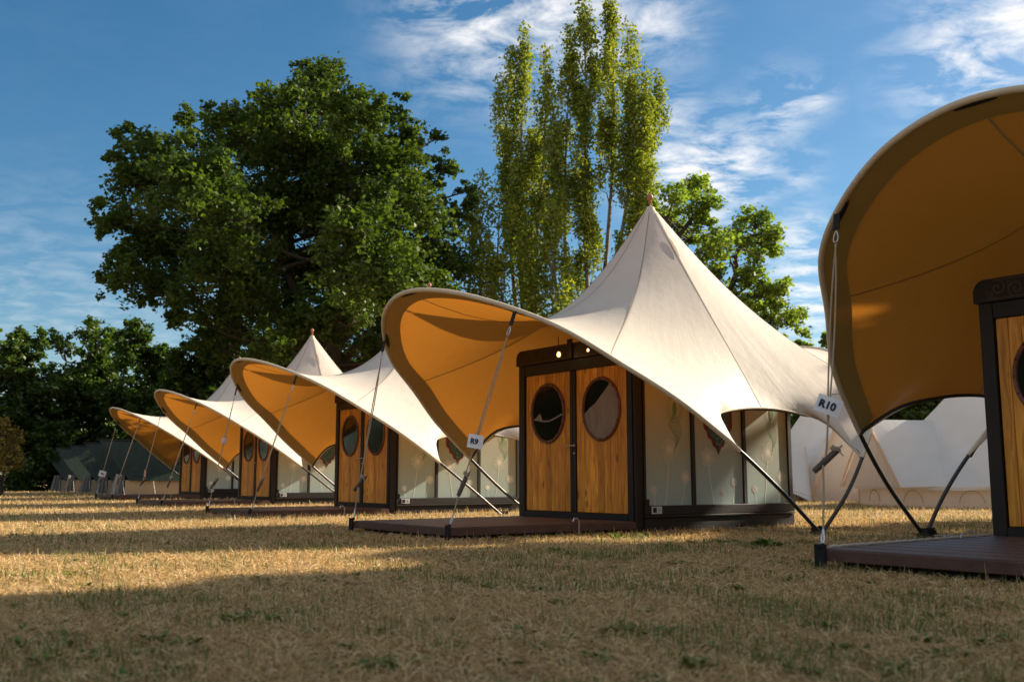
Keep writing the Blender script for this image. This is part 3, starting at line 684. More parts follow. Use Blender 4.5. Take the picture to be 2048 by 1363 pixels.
# white braid lying along the near deck's side
br = MB(); P = [W(0, (-1.03 - .07 * k / 40, -3.74 + 2.3 * k / 40, .134 + .004 * (k % 2))) for k in range(41)]
br.tube(P, [.007 + .003 * (k % 2) for k in range(41)], 6); Q = [W(0, (-1.04, -1.9 + .02 * math.cos(a) * 6, .132 + .05 * abs(math.sin(a)))) for a in np.linspace(0, math.pi, 9)]; br.tube(Q, .006, 6)
tag(br.build('braided_cord', M['white_rope'], None, True), 'white braided cord lying along the side of the right edge deck', 'cord')
# hanging bulbs
def bulb(k, lx, lz, label, sc=1):
    b = empty('light_bulb', W(k, (lx, -B_ - .2, lz))); b.scale = (sc, sc, sc)
    MB().tube([(0, 0, .05), (0, .06, .17), (0, .14, .23)], .005, 6).build('cord', M['brass'], b); MB().lathe([(.014, .02), (.016, .05), (.01, .06)], n=12).build('socket', M['brass'], b, True)
    MB().lathe([(.004, -.05), (.02, -.042), (.028, -.02), (.024, .002), (.013, .02)], n=14).build('glass', M['glassb'], b, True)
    MB().tube([(0, -.0285, -.03), (.004, -.03, -.012), (0, -.029, .0)], .009, 6).build('filament', M['bulb'], b, True); tag(b, label, 'light bulb', 'bulbs under the central tent header')
bulb(1, -.05, 2.13, 'brighter of the two lit bulbs, hanging before the scrollwork header of the central tent')
bulb(1, .50, 2.12, 'fainter lit bulb at the header right, half hidden by the canopy edge', .6)
# number cards on the ropes
def card(k, rp, s, tt, text, label, wd=.16, ht=.125, tilt=0, turn=0, size=.07):
    p, tg, d, L, side = rp[s]; c = W(k, p + d * L * tt) ; to = (Vector((0, 0, CAM_H)) - c).normalized()
    yaw = math.atan2(to.x, -to.y)
    o = empty('number_card', c + to * .06, 0); o.rotation_euler = (0, tilt, yaw + turn); 
    m = MB(); n = 10
    for i in range(n + 1):
        x = -wd / 2 + wd * i / n; b_ = .012 * math.sin(i / n * 3.0)
        m.v += [(x, -b_, -ht / 2), (x, -b_, ht / 2), (x, -b_ + .0012, ht / 2), (x, -b_ + .0012, -ht / 2)]
    for i in range(n):
        a = i * 4
        for q in range(4): m.f.append((a + q, a + (q + 1) % 4, a + 4 + (q + 1) % 4, a + 4 + q)); m.m.append(0)
    m.build('card', M['card'], o)
    if text:
        me = text_mesh(text, size, .003); q = link('lettering', me, o); q.rotation_euler = (R(90), 0, 0); q.location = (-.01, -.0155, -.002)
    MB().tube([(-.02, 0, ht / 2 - .01), (-.01, .012, ht / 2 + .02), (.05, .03, ht / 2 + .05)], .003, 5).build('tie', M['rope'], o)
    tag(o, label, 'number card', 'number cards on the guy ropes'); return o
card(1, rp1, 1, .615, 'R9', 'white card lettered R9 tied to the right guy rope of the central tent', .155, .135, R(10), R(-8), .072)
card(0, rp0, -1, .615, 'R10', 'white card lettered R10 tied to the guy rope near the right edge', .175, .125, R(22), R(6), .075)
card(2, rp1, -1, .46, None, 'small tilted white card on the left rope of the second tent', .12, .11, R(25), R(38))
card(3, rp1, -1, .72, None, 'small white card turned edge on, on the left rope of the third tent', .14, .16, R(15), R(72))
card(4, rp1, -1, .72, 'R6', 'tiny white card on the leftmost rope, before the green tents', .2, .17, R(14), R(8), .08)

# ================================================================ pale bell tents at the right
def bell(x, y, r, h, wall, door, label, wallh=.46, pkz=.56, pw=.85, pz=0):
    o = empty('bell_tent', (x, y, 0)); n = 72
    # roof: cone with a slight sag and eight pulled-out peg points, A-frame porch at angle `door`
    rows = 16; V = []
    dv = np.array((math.cos(door), math.sin(door)))
    for i in range(rows + 1):
        t = i / rows
        for j in range(n):
            a = 2 * math.pi * j / n; rr = .06 + (r - .06) * t; z = h - (h - wallh) * (t ** .94) - .10 * math.sin(math.pi * t) - .025 * math.cos(8 * a) * t
            da = (a - door + math.pi) % (2 * math.pi) - math.pi
            rr += .05 * t * math.cos(8 * a)
            V.append((rr * math.cos(a), rr * math.sin(a), z))
    F = grid_faces(rows + 1, n)
    m = MB(); m.add(V, F); rf = m.build('roof', M['bell'], o, True)
    m = MB(); V = []
    for i in range(5):
        for j in range(n * 2):
            a = math.pi * j / n; V.append(((r - .14 + .012 * math.sin(a * 36) * (i < 4)) * math.cos(a), (r - .14 + .012 * math.sin(a * 36)) * math.sin(a), wallh * .98 * (1 - i / 4)))
    m.add(V, grid_faces(5, n * 2))
    for k in range(16):                                    # stitched arch windows in the wall
        a0 = 2 * math.pi * (k + .3) / 16; q = r - .118
        m.tube([((q) * math.cos(a0 + .075 * math.cos(b_)), q * math.sin(a0 + .075 * math.cos(b_)), .10 + .26 * math.sin(b_)) for b_ in np.linspace(0, math.pi, 10)], .006, 5, 1)
    m.build('wall', [M['bell_wall'], M['seam']], o, True)
    m = MB(); V = []
    for i in range(2):
        for j in range(n):
            a = 2 * math.pi * j / n; q = r + .05 * math.cos(8 * a); V.append((q * math.cos(a), q * math.sin(a), wallh - .025 * math.cos(8 * a) - .075 * i))
    m.add(V, grid_faces(2, n)); m.build('eaves_flap', M['bell'], rf, True)
    # porch
    t_ = Vector((-dv[1], dv[0], 0)); f = Vector((dv[0], dv[1], 0))
    pk = f * (r + .12) + Vector((0, 0, h * pkz)); b1 = f * (r + .12) + t_ * pw + Vector((0, 0, pz)); b2 = f * (r + .12) - t_ * pw + Vector((0, 0, pz))
    rk = .52; rb = f * (r * rk) + Vector((0, 0, h - (h - wallh) * rk ** .94 - .10)); e1 = f * (r * .64) + t_ * r * .76 + Vector((0, 0, wallh * 1.04)); e2 = f * (r * .64) - t_ * r * .76 + Vector((0, 0, wallh * 1.04))
    m = MB(); g = 8
    for e_, b_ in ((e1, b1), (e2, b2)):
        V = []
        for i in range(g + 1):
            for j in range(g + 1):
                s_, q = i / g, j / g
                top = rb.lerp(pk, s_); bot = e_.lerp(b_, s_); p = top.lerp(bot, q); p.z -= .10 * math.sin(math.pi * q) * math.sin(math.pi * (s_ * .8 + .1)); V.append(p)
        m.add(V, [(i * (g + 1) + j, i * (g + 1) + j + 1, (i + 1) * (g + 1) + j + 1, (i + 1) * (g + 1) + j) for i in range(g) for j in range(g)])
    pc = m.build('porch', M['bell'], o, True)
    m = MB(); m.poly([pk - f * .05, b1 - f * .05, b2 - f * .05]); m.build('door_flap', M['bell_wall'], o)
    m = MB(); m.ribbon([pk + Vector((0, 0, .01)), b1], .1, f); m.ribbon([pk + Vector((0, 0, .01)), b2], .1, f); m.build('door_trim', M['bell_edge'], pc)
    m = MB(); m.tube([Vector((0, 0, h - .05)), Vector((0, 0, h + .12))], .02, 8); m.build('centre_pole', M['rod'], o)
    m = MB()
    for k in range(12):
        a = 2 * math.pi * (k + .5) / 12
        if abs((a - door + math.pi) % (2 * math.pi) - math.pi) < .35: continue
        MB().tube([((r - .02) * math.cos(a), (r - .02) * math.sin(a), wallh), ((r + .75) * math.cos(a), (r + .75) * math.sin(a), .0)], .006, 5).build('guy_line', M['white_rope'], o)
    m = MB()                                               # vent hood near the top
    for a in (door + 1.2, door - 1.9, door + 2.9):
        c = Vector((r * .3 * math.cos(a), r * .3 * math.sin(a), h - (h - wallh) * .3 ** .94 + .03))
        u = Vector((-math.sin(a), math.cos(a), 0)); dn = Vector((math.cos(a) * r * .13, math.sin(a) * r * .13, -(h - wallh) * .12))
        MB().prism([c, c + dn + u * .16, c + dn - u * .16], Vector((math.cos(a), math.sin(a), .9)) * .03).build('vent_hood', M['bell_wall'], rf)
    return tag(o, label, 'bell tent', 'pale bell tents at the right')
c1 = pix(2018, 1013, 23.0); bell(c1.x, 23.0, 3.35, 3.85, 0, R(190), 'large white bell tent with low wall, seen under the right edge visor', .46, .50, 1.25, .42)
c2 = pix(1705, 1000, 28.5); bell(c2.x - .1, 29.0, 2.6, 4.1, 0, R(252), 'smaller cream bell tent behind the R10 rope with peach trimmed entrance')
c3 = pix(1545, 1003, 26); bell(c3.x - .35, 27.2, 1.45, 2.6, 0, R(-10), 'pale bell tent peeping out just right of the central tent cabin', .3)
# mesh site fence behind them
fn = empty('site_fence', (pix(1640, 960, 33).x, 33, 0))
m = MB()
for k in range(4): m.tube([(-2.4 + 1.9 * k, 0, 0), (-2.4 + 1.9 * k, 0, 1.75)], .024, 6)
for k in range(3): m.tube([(-2.3 + 1.9 * k, 0, 0), (-2.3 + 1.9 * k, 0, 1.75)], .02, 6)
m.tube([(-2.4, 0, 1.73), (3.3, 0, 1.73)], .022, 6); m.build('frame', M['metal'], fn, True)
m = MB()
for k in range(40): m.tube([(-2.4 + 5.7 * k / 40, .01, .1), (-2.4 + 5.7 * k / 40, .01, 1.72)], .004, 3, cap=False)
for k in range(7): m.tube([(-2.4, .012, .2 + .24 * k), (3.3, .012, .2 + .24 * k)], .004, 3, cap=False)
m.build('mesh_infill', M['rod'], fn)
tag(fn, 'grey metal mesh fence standing behind the pale bell tents', 'fence')

# ================================================================ dark green ridge tents at the left
def ridge_tent(x, y, L, label, tone=1):
    o = empty('ridge_tent', (x, y, 0), R(20)); hz, ez, dy, ov = 2.05, .52, 1.55, .95
    # ridge runs along X; the fly overhangs the gables so its ends slant
    m = MB(); g = 10; V = []
    for sd in (-1, 1):
        V = []
        for i in range(g + 1):
            for j in range(g + 1):
                q, t = i / g, j / g; xl = -ov * (1 - t) + .25 * t; xr = L + .15 * (1 - t)
                xx = xl + (xr - xl) * q; z = hz + (ez - hz) * t - .10 * math.sin(math.pi * t) * (0.5 + .5 * math.sin(q * math.pi)) - .03 * math.sin(math.pi * q) * (1 - t)
                V.append((xx, sd * dy * t, z + .012 * math.sin(q * 19) * t))
        m.add(V, [(i * (g + 1) + j, i * (g + 1) + j + 1, (i + 1) * (g + 1) + j + 1, (i + 1) * (g + 1) + j) for i in range(g) for j in range(g)])
    rf = m.build('fly_sheet', M['green_canvas'], o, True)
    for sd in (-1, 1): MB().box((.08, sd * (dy - .12) - .01, .0), (L - .02, sd * (dy - .12) + .01, ez + .03), bev=.003).build('wall', M['green_wall'], o)
    for xg in (.05, L - .07): MB().prism([(xg, -dy + .12, 0), (xg, dy - .12, 0), (xg, dy - .12, ez), (xg, 0, hz - .08), (xg, -dy + .12, ez)], (.02, 0, 0)).build('gable', M['gable'], o)
    for k in range(4):
        yy = -dy + .2 + .13 * k; MB().prism([(-.42 + .13 * k, yy, 0), (-.28 + .13 * k, yy + .02, 0), (-.16 + .12 * k, yy + .02, .75), (-.24 + .12 * k, yy, .78)], (.02, .03, 0)).build('tied_back_flap', M['grey_wall'], o)
    for xx in (0, L * .5, L):
        for sd in (-1, 1): MB().tube([(xx, sd * dy, ez), (xx + .1, sd * (dy + .7), 0)], .008, 5).build('guy_line', M['white_rope'], o)
    MB().tube([(-ov - .05, 0, hz + .0), (L + .2, 0, hz + .0)], .03, 8).build('ridge_pole', M['dark_wood'], o)
    return tag(o, label, 'ridge tent', 'dark green ridge tents in a line')
RL = ['nearest dark green ridge tent with sand coloured side wall', 'dark green tent just left behind the nearest one', 'middle one of the five dark green tents',
      'second dark green tent from the left end', 'leftmost and farthest dark green ridge tent']
base = pix(243, 988, 37.5)
for k in range(5):
    p = pix([246, 213, 181, 150, 122][k], 985, 38 + 3.3 * k); ridge_tent(p.x, 38 + 3.3 * k, 2.1 if k == 0 else 2.6, RL[k])

# ================================================================ trees
def leaves(centers, radii, count, size, seedv, up=.35, dens=14, spread=1.0, **_):
    """leaf rhombs strung along many twigs that fan out of each lobe; returns V, F, rnd"""
    g = np.random.default_rng(seedv); centers = np.array(centers, float); radii = np.array(radii, float)
    A, Bv, Rr = [], [], []
    subs = []                                              # sprays that break up the outline of each lobe
    for c, r in zip(centers, radii):
        for q in range(5):
            d = g.normal(size=3); d[2] += .2; d /= np.linalg.norm(d); subs.append((c + d * r * g.uniform(.75, 1.15), r * g.uniform(.22, .45)))
    centers = np.concatenate([centers, [q[0] for q in subs]]); radii = np.concatenate([radii * .9, [q[1] for q in subs]])
    for c, r in zip(centers, radii):
        k = max(5, int(dens * r * r)); d = g.normal(size=(k, 3)); d[:, 2] += .25; d /= np.linalg.norm(d, axis=1, keepdims=True)
        L = r * g.uniform(.5, 1.0, (k, 1)) ** .7 * 1.18
        A.append(c + d * r * .12); Bv.append(c + d * L * [1, 1, .92]); Rr.append(np.full(k, r))
    A = np.concatenate(A); Bv = np.concatenate(Bv); Rr = np.concatenate(Rr)
    wt = np.linalg.norm(Bv - A, axis=1) * g.uniform(.35, 1.6, len(A)); idx = g.choice(len(A), count, p=wt / wt.sum())
    t = (1 - g.random(count) ** 1.5 * .8)[:, None]
    P = A[idx] * (1 - t) + Bv[idx] * t + g.normal(size=(count, 3)) * ((.085 * Rr[idx] + .06) * spread)[:, None] * [1, 1, .8]
    P[:, 2] -= (.10 * t[:, 0] ** 2 * Rr[idx])
    return rhombs(P, size, g, up, g.random(len(A))[idx])
def rhombs(P, size, g, up, base):
    n = len(P)
    nr = g.normal(size=(n, 3)); nr[:, 2] = np.abs(nr[:, 2]) + up; nr /= np.linalg.norm(nr, axis=1, keepdims=True)
    t = np.cross(nr, g.normal(size=(n, 3))); t /= np.linalg.norm(t, axis=1, keepdims=True) + 1e-9
    b = np.cross(nr, t); s = size * g.uniform(.6, 1.25, n)[:, None]
    k = nr * s * .12
    V = np.stack([P - t * s * .5, P + b * s * .36 + k, P + t * s * .5, P - b * s * .36 + k], 1).reshape(-1, 3)
    F = np.arange(4 * n).reshape(n, 4)
    rnd = np.clip(.6 * g.random(n) + .4 * base, 0, 1)
    return V, F, np.repeat(rnd, 4)
def limb(m, P, r0, r1, n=8, wob=0, g=None):
    P = [Vector(p) for p in P]; Q = catmull([tuple(p) for p in P], max(6, 4 * len(P)), 8) if len(P) > 2 else np.array([p[:] for p in P])
    if wob and g is not None: Q = Q + g.normal(size=Q.shape) * wob * np.linspace(0, 1, len(Q))[:, None]
    m.tube(Q, list(np.linspace(r0, r1, len(Q))), n)
def branches(m, trunk_pts, centers, radii, g, r=.16):
    """limbs from the trunk out to the lobes, with twigs"""
    T = np.array(trunk_pts, float)
    for c, rad in zip(np.array(centers, float), np.array(radii, float)):
        rad = float(np.mean(rad)); h = T[:, 2]; w_ = np.linalg.norm(T - (c - np.array([0, 0, rad * .8])), axis=1); s = T[w_.argmin()]
        mid = s * .5 + c * .5 + np.array([0, 0, -.10 * np.linalg.norm(c - s)]) + g.normal(size=3) * .25
        limb(m, [s, mid, c], r * (.5 + .12 * rad), .035, 6)
        for k in range(5):
            d = g.normal(size=3); d[2] = abs(d[2]) * .7; d /= np.linalg.norm(d); a = mid * (1 - .2 * k) + c * .2 * k
            limb(m, [a, a + d * rad * .5 + g.normal(size=3) * .1, a + d * rad * .95], .045, .012, 5)
def tree(name, base, trunk, lobes, count, size, leaf, bark, label, cat='tree', group=None, seedv=1, r0=.4, br=.16, **kw):
    """lobes: (x, y, z, r) world"""
    o = empty(name, base); bx = np.array(base); g = np.random.default_rng(seedv)
    C = np.array([l[:3] for l in lobes]) - bx; Rr = np.array([l[3] for l in lobes]); T = np.array([p[:3] for p in trunk]) - bx
    m = MB(); limb(m, T, r0, r0 * .35, 12, .0, g); TT = catmull(T, 30) if len(T) > 2 else resample(T, 30)
    branches(m, TT[6:], C, Rr, g, br); m.build('trunk', bark, o, True)
    V, F, rn = leaves(C, Rr, count, size, seedv, **kw); npmesh('crown', V, F, leaf, o, rnd=rn)
    return tag(o, label, cat, group)
g0 = np.random.default_rng(3)
# the big broad tree
D = 45.0; sc = D / FPX * 1.03
LOB = [(640, 185, 62), (575, 215, 60), (705, 245, 68), (780, 235, 40), (440, 255, 58), (520, 270, 75), (380, 250, 40), (330, 300, 62), (620, 310, 90), (750, 320, 80), (820, 300, 50), (285, 375, 62), (400, 380, 95), (540, 410, 100), (680, 430, 105), (800, 400, 75), (235, 450, 46), (325, 490, 85), (455, 520, 95), (600, 540, 85), (750, 520, 95), (860, 450, 58), (196, 410, 22), (878, 330, 34), (880, 280, 14), (262, 560, 50), (330, 575, 45), (470, 610, 75), (840, 560, 75), (915, 420, 36), (938, 375, 20), (735, 620, 70), (835, 650, 60), (215, 520, 26), (345, 610, 24), (905, 520, 50), (560, 630, 45), (470, 690, 55), (910, 620, 45), (345, 640, 22), (300, 600, 26), (610, 150, 24), (680, 190, 30), (250, 300, 24), (215, 440, 22), (225, 570, 28), (950, 400, 14), (860, 380, 34), (890, 660, 30), (600, 660, 60), (680, 640, 60), (760, 690, 55), (540, 700, 50), (420, 690, 45), (830, 700, 50)]
lob = []
for u, v, r in LOB:
    k = 1 if r > 40 else 0
    for q in range(2 if k else 1):
        p = pix(u + g0.normal() * 8, v + g0.normal() * 8, D + (g0.normal() * 3.0 if k else g0.normal() * 1.5) + (2.5 if q else -2.5) * k); lob.append((p.x, p.y, p.z, r * sc * (1 if q == 0 else .92)))
bp = pix(655, 980, D); trunk = [(bp.x, D, -.2), tuple(pix(650, 820, D)), tuple(pix(662, 700, D)), tuple(pix(680, 600, D)), tuple(pix(650, 480, D)), tuple(pix(630, 330, D))]
big = tree('broadleaf_tree', (bp.x, D, 0), trunk, lob, 175000, .225, M['leaf_plane'], M['bark'], 'huge dark green broadleaf tree with wide crown behind the row of tents', seedv=5, r0=.7, br=.13)
mb = MB(); gb = np.random.default_rng(8)
for pts in ([(655, 760), (610, 720), (540, 690), (470, 640)], [(660, 740), (720, 690), (800, 660), (880, 590)], [(665, 700), (740, 610), (760, 540), (800, 430)], [(660, 690), (600, 600), (560, 500), (540, 400)], [(660, 745), (740, 730), (830, 690), (940, 640)], [(665, 640), (690, 560), (700, 420), (690, 300)]):
    limb(mb, [tuple(Vector(pix(u, v, D + .5)) - Vector((bp.x, D, 0))) for u, v in pts], .28, .07, 8, .05, gb)
mb.build('main_limbs', M['bark'], big, True)
# poplars
def poplar(spines, foot, D, count, label, seedv, size=.19, r0=.28, lit=M['leaf_poplar']):
    b = pix(foot, 960, D); o = empty('poplar_tree', (b.x, D, 0)); bb = np.array((b.x, D, 0)); g = np.random.default_rng(seedv)
    m = MB(); Ps, Bs = [], []; tw = sum(len(s[0]) * s[1] * s[3] for s in spines)
    for si, (pts, wpx, dz, dens) in enumerate(spines):
        Y = D + dz; Q = np.array([pix(u, v, Y)[:] for u, v in pts]) - bb; Q = catmull(Q, 60) if len(Q) > 2 else resample(Q, 60)
        limb(m, Q[::6], r0 * (.35 + wpx / 110), .02, 7)
        wd = wpx * D / FPX; n = int(count * len(pts) * wpx * dens / tw)
        # upright flame-shaped tufts sit along the stem, with gaps between them
        tufts = []; t = g.uniform(6, 12)
        while t < 59:
            if g.random() < (.30 if t < 26 else .85): tufts.append(t)
            t += g.uniform(1.1, 2.6) / max(.6, dens)
        tot_w = 0; TW = []
        for t in tufts:
            i = int(min(t, 58)); a = g.uniform(0, 2 * math.pi); top = min(1, (60 - t) / 13 + .22); off = wd * g.uniform(.0, 1.35) * top; h = g.uniform(1.2, 2.8) * (.55 + .45 * top); rr = wd * g.uniform(.28, .62) * (.45 + .55 * top)
            TW.append((i, a, off, h, rr, rr * h * g.uniform(.7, 1.3)))
        sw = sum(q[-1] for q in TW)
        for i, a, off, h, rr, wt in TW:
            b0 = Q[i] + np.array((math.cos(a) * off, math.sin(a) * off, off * .4)); m.tube([Q[max(0, i - 2)], Q[i] * .6 + b0 * .4, b0, b0 + np.array((0, 0, h * .8))], [.05, .035, .02, .006], 4)
            nn = max(6, int(n * wt / sw)); f = g.random(nn) ** .85; pr = np.sin(np.pi * np.clip(f * .86 + .12, 0, 1)) ** .8
            ang = g.uniform(0, 2 * math.pi, nn); q = np.sqrt(g.random(nn)) * pr * rr
            P = b0 + np.stack([np.cos(ang) * q, np.sin(ang) * q, f * h], 1) + g.normal(size=(nn, 3)) * np.array((.17, .17, .14))
            Ps.append(P); Bs.append(np.full(nn, g.random()))
    m.build('trunk', M['bark_pale'], o, True)
    V, F, rn = rhombs(np.concatenate(Ps), size, g, .1, np.concatenate(Bs)); npmesh('crown', V, F, lit, o, rnd=rn)
    return tag(o, label, 'poplar', 'poplars behind the tents')
poplar([([(1180, 960), (1180, 700), (1168, 400), (1172, 200), (1165, 20)], 34, 0, 1.5), ([(1195, 700), (1215, 480), (1228, 260), (1225, 40)], 26, .7, 1.4), ([(1200, 640), (1250, 430), (1262, 250), (1255, 75)], 22, -.6, 1.1),
        ([(1210, 680), (1265, 520), (1295, 330), (1322, 185)], 24, .3, 1.3), ([(1195, 760), (1255, 560), (1280, 400), (1288, 200)], 26, -1, 1.2), ([(1165, 740), (1135, 560), (1130, 380), (1140, 120)], 28, .5, 1.3), ([(1160, 760), (1110, 560), (1118, 420), (1100, 230)], 16, -.5, .9)], 1182, 50, 40000, 'tallest poplar with upright leafy plumes left of the central peak', 21)
poplar([([(1052, 960), (1048, 700), (1040, 450), (1048, 105)], 34, 0, 1.2), ([(1040, 700), (1020, 480), (1012, 300), (1018, 150)], 20, .6, 1.0), ([(1060, 720), (1070, 520), (1088, 300), (1092, 140)], 15, -.5, .9), ([(1050, 740), (1062, 560), (1064, 300)], 26, .4, 1.0)], 1052, 51, 21000, 'narrower poplar with yellowing tips left of the tallest poplar', 22)
poplar([([(970, 960), (965, 700), (960, 500), (975, 360)], 24, 0, .55), ([(985, 760), (990, 600), (1000, 420)], 26, .5, .6), ([(945, 780), (935, 640), (950, 460)], 24, -.5, .6)], 968, 48, 4500, 'thin half bare poplar beside the crown of the huge tree', 23)
poplar([([(1115, 960), (1110, 760), (1105, 560), (1112, 430)], 34, 0, .9), ([(1090, 800), (1070, 640), (1075, 500)], 30, .4, .8), ([(1010, 820), (1005, 660), (1010, 540)], 30, -.4, .8)], 1115, 47, 7500, 'low yellow green poplar growth under the tall poplars', 24, .2, .2)
# trees at the right
def lobes_px(L, D, jit=1.2, seedv=2):
    g = np.random.default_rng(seedv); o = []
    for u, v, r in L: p = pix(u, v, D + g.normal() * jit); o.append((p.x, p.y, p.z, r * D / FPX * 1.08))
    return o
D = 42
b = pix(1345, 960, D); tree('open_tree', (b.x, D, 0), [(b.x, D, -.2), tuple(pix(1330, 700, D)), tuple(pix(1345, 520, D)), tuple(pix(1360, 470, D)), tuple(pix(1395, 425, D))],
     lobes_px([(1402, 375, 24), (1425, 405, 20), (1380, 410, 28), (1345, 405, 28), (1325, 440, 26), (1360, 450, 22), (1405, 440, 22), (1375, 485, 18), (1310, 420, 20), (1300, 470, 30)], D), 3900, .21, M['leaf_fresh'], M['bark'], 'small airy tree just right of the central tent peak', seedv=31, r0=.24, br=.09, spread=1.7, dens=10)
D = 40
b = pix(1440, 960, D); tree('open_tree', (b.x, D, 0), [(b.x, D, -.2), tuple(pix(1448, 700, D)), tuple(pix(1458, 590, D)), tuple(pix(1474, 545, D)), tuple(pix(1470, 515, D)), tuple(pix(1490, 480, D))],
     lobes_px([(1510, 445, 26), (1540, 465, 20), (1480, 470, 28), (1450, 490, 30), (1425, 480, 22), (1500, 500, 32), (1540, 500, 20), (1410, 510, 14), (1430, 540, 14), (1520, 545, 24), (1440, 575, 18), (1500, 570, 28), (1530, 590, 26), (1560, 580, 18), (1510, 620, 30), (1550, 630, 28), (1590, 650, 26), (1480, 610, 22)], D), 7200, .21, M['leaf_fresh'], M['bark'], 'airy tree with a bent dark trunk above the right flank of the central tent', seedv=32, r0=.26, br=.09, spread=1.7, dens=10)
# hedge-like trees closing the back: (u of middle, v of top, half width px, depth, label)
HG = [(30, 640, 100, 52, 'leafy tree at the far left edge behind the dry shrub'), (165, 622, 95, 55, 'bushy green tree at the left, first right of the edge tree'), (300, 630, 95, 54, 'sunlit bushy tree left of the huge broadleaf tree'),
      (400, 635, 90, 52, 'dark bushy tree under the left limbs of the huge tree'), (520, 655, 95, 54, 'dark undergrowth tree between the third and fourth tent peaks'), (640, 650, 90, 56, 'dark undergrowth tree right behind the third tent peak'), (760, 640, 95, 55, 'dark undergrowth tree behind the second tent'),
      (890, 630, 90, 56, 'dark undergrowth tree left of the central visor'), (1010, 640, 85, 58, 'dark tree low behind the central visor'),
      (1610, 640, 60, 46, 'fresh green tree low right of the airy trees'), (1690, 640, 60, 47, 'fresh green tree half behind the right edge tent'), (1560, 790, 90, 44, 'dark green hedge tree right of the central cabin'), (1700, 780, 90, 45, 'dark green hedge tree behind the bell tents'), (1850, 700, 120, 46, 'dark hedge tree behind the large bell tent'), (1420, 820, 90, 46, 'dark hedge tree hidden behind the central tent')]
for k, (u, v, hw, D, lab) in enumerate(HG):
    g = np.random.default_rng(100 + k); b = pix(u, 960, D); top = pix(u, v, D).z; wd = hw * D / FPX; L = []
    for q in range(24):
        z = top * (.08 + .80 * q / 23); f = 1.0 - .45 * (q / 23) ** 2; r = wd * g.uniform(.42, .66) * f
        L.append((b.x + g.uniform(-.75, .75) * wd * f, D + g.uniform(-1.3, 1.3), min(z, top - r * .8), r))
    fresh = k in (9, 10); tree('hedge_tree', (b.x, D, 0), [(b.x, D, -.2), (b.x + .2, D, top * .35), (b.x - .1, D + .2, top * .75)], L, 40000 if k < 9 else 26000, .22, M['leaf_fresh'] if fresh else M['leaf_hedge'], M['bark'], lab, 'tree', 'bushy trees closing the background', 200 + k, .2, .08, shell=.4, clump=.6)
# dry shrub at the left edge
b = pix(5, 962, 36); tree('dry_shrub', (b.x, 36, 0), [(b.x, 36, -.1), (b.x, 36, .6), (b.x + .1, 36, 1.3)], lobes_px([(10, 860, 26), (-20, 880, 35), (15, 900, 24), (-10, 920, 40), (20, 930, 18), (-40, 850, 40)], 36, .5), 4200, .12, M['leaf_dry'], M['bark'], 'yellowish dry shrub at the left edge of the photo', 'shrub', seedv=41, r0=.07, br=.03, shell=.2)
# a far low hedge that closes the gaps, continued unseen for the window reflections
g = np.random.default_rng(77); q = 420; an = np.linspace(0, 2 * math.pi, q, endpoint=False); rr = np.where(np.sin(an) > .35, 76, 52) + g.normal(size=q) * 3
C = np.stack([rr * np.cos(an), rr * np.sin(an), g.uniform(.8, 8.5, q)], 1)
an = g.uniform(R(133), R(212), 200); C = np.concatenate([C, np.stack([43 * np.cos(an) - 4, 43 * np.sin(an), g.uniform(.8, 8.5, 200)], 1)])  # unseen foliage arc added left of view to darken the window reflections
V, F, rn = leaves(C, g.uniform(2.0, 3.4, len(C)), 240000, .55, 78)
tag(npmesh('far_wood', V, F, M['leaf_hedge'], rnd=rn), 'far dark wood behind the trees, continued unseen for the window reflections', 'wood', kind='stuff')
# tall trees off to the right, which keep the nearest tent and the foreground in shade
SH = [(14.6, 3.0, 9.6, 2.5, 60000, 'dense shade tree close beside the nearest tent, off to the right'), (22, -1.6, 13.0, 3.2, 9000, 'tall thinner shade tree to the right, nearer the camera'),
      (19, 6.0, 8.8, 1.45, 40000, 'low shade tree beside the taller shade trees'), (25, 8.7, 10.6, 1.0, 900, 'thin sparse tree between the shade trees')]
for k, (s_, l_, h, r, cnt, lab) in enumerate(SH):
    x, y = s_ * math.cos(SUN_B) - l_ * math.sin(SUN_B), s_ * math.sin(SUN_B) + l_ * math.cos(SUN_B)
    g = np.random.default_rng(300 + k); L = []
    for q in range(34 if cnt > 3000 else 7):
        a = g.uniform(0, 6.28); rr = r * math.sqrt(g.random()); L.append((x + rr * math.cos(a), y + rr * math.sin(a), h * g.uniform(.30 if cnt > 3000 else .6, .90), r * g.uniform(.34, .5)))
    tree('shade_tree', (x, y, 0), [(x, y, -.2), (x + .2, y, h * .4), (x, y + .1, h * .8)], L, cnt, .52, M['leaf_plane'], M['bark'], lab, 'tree', 'shade trees at the right', 400 + k, .3, .12)

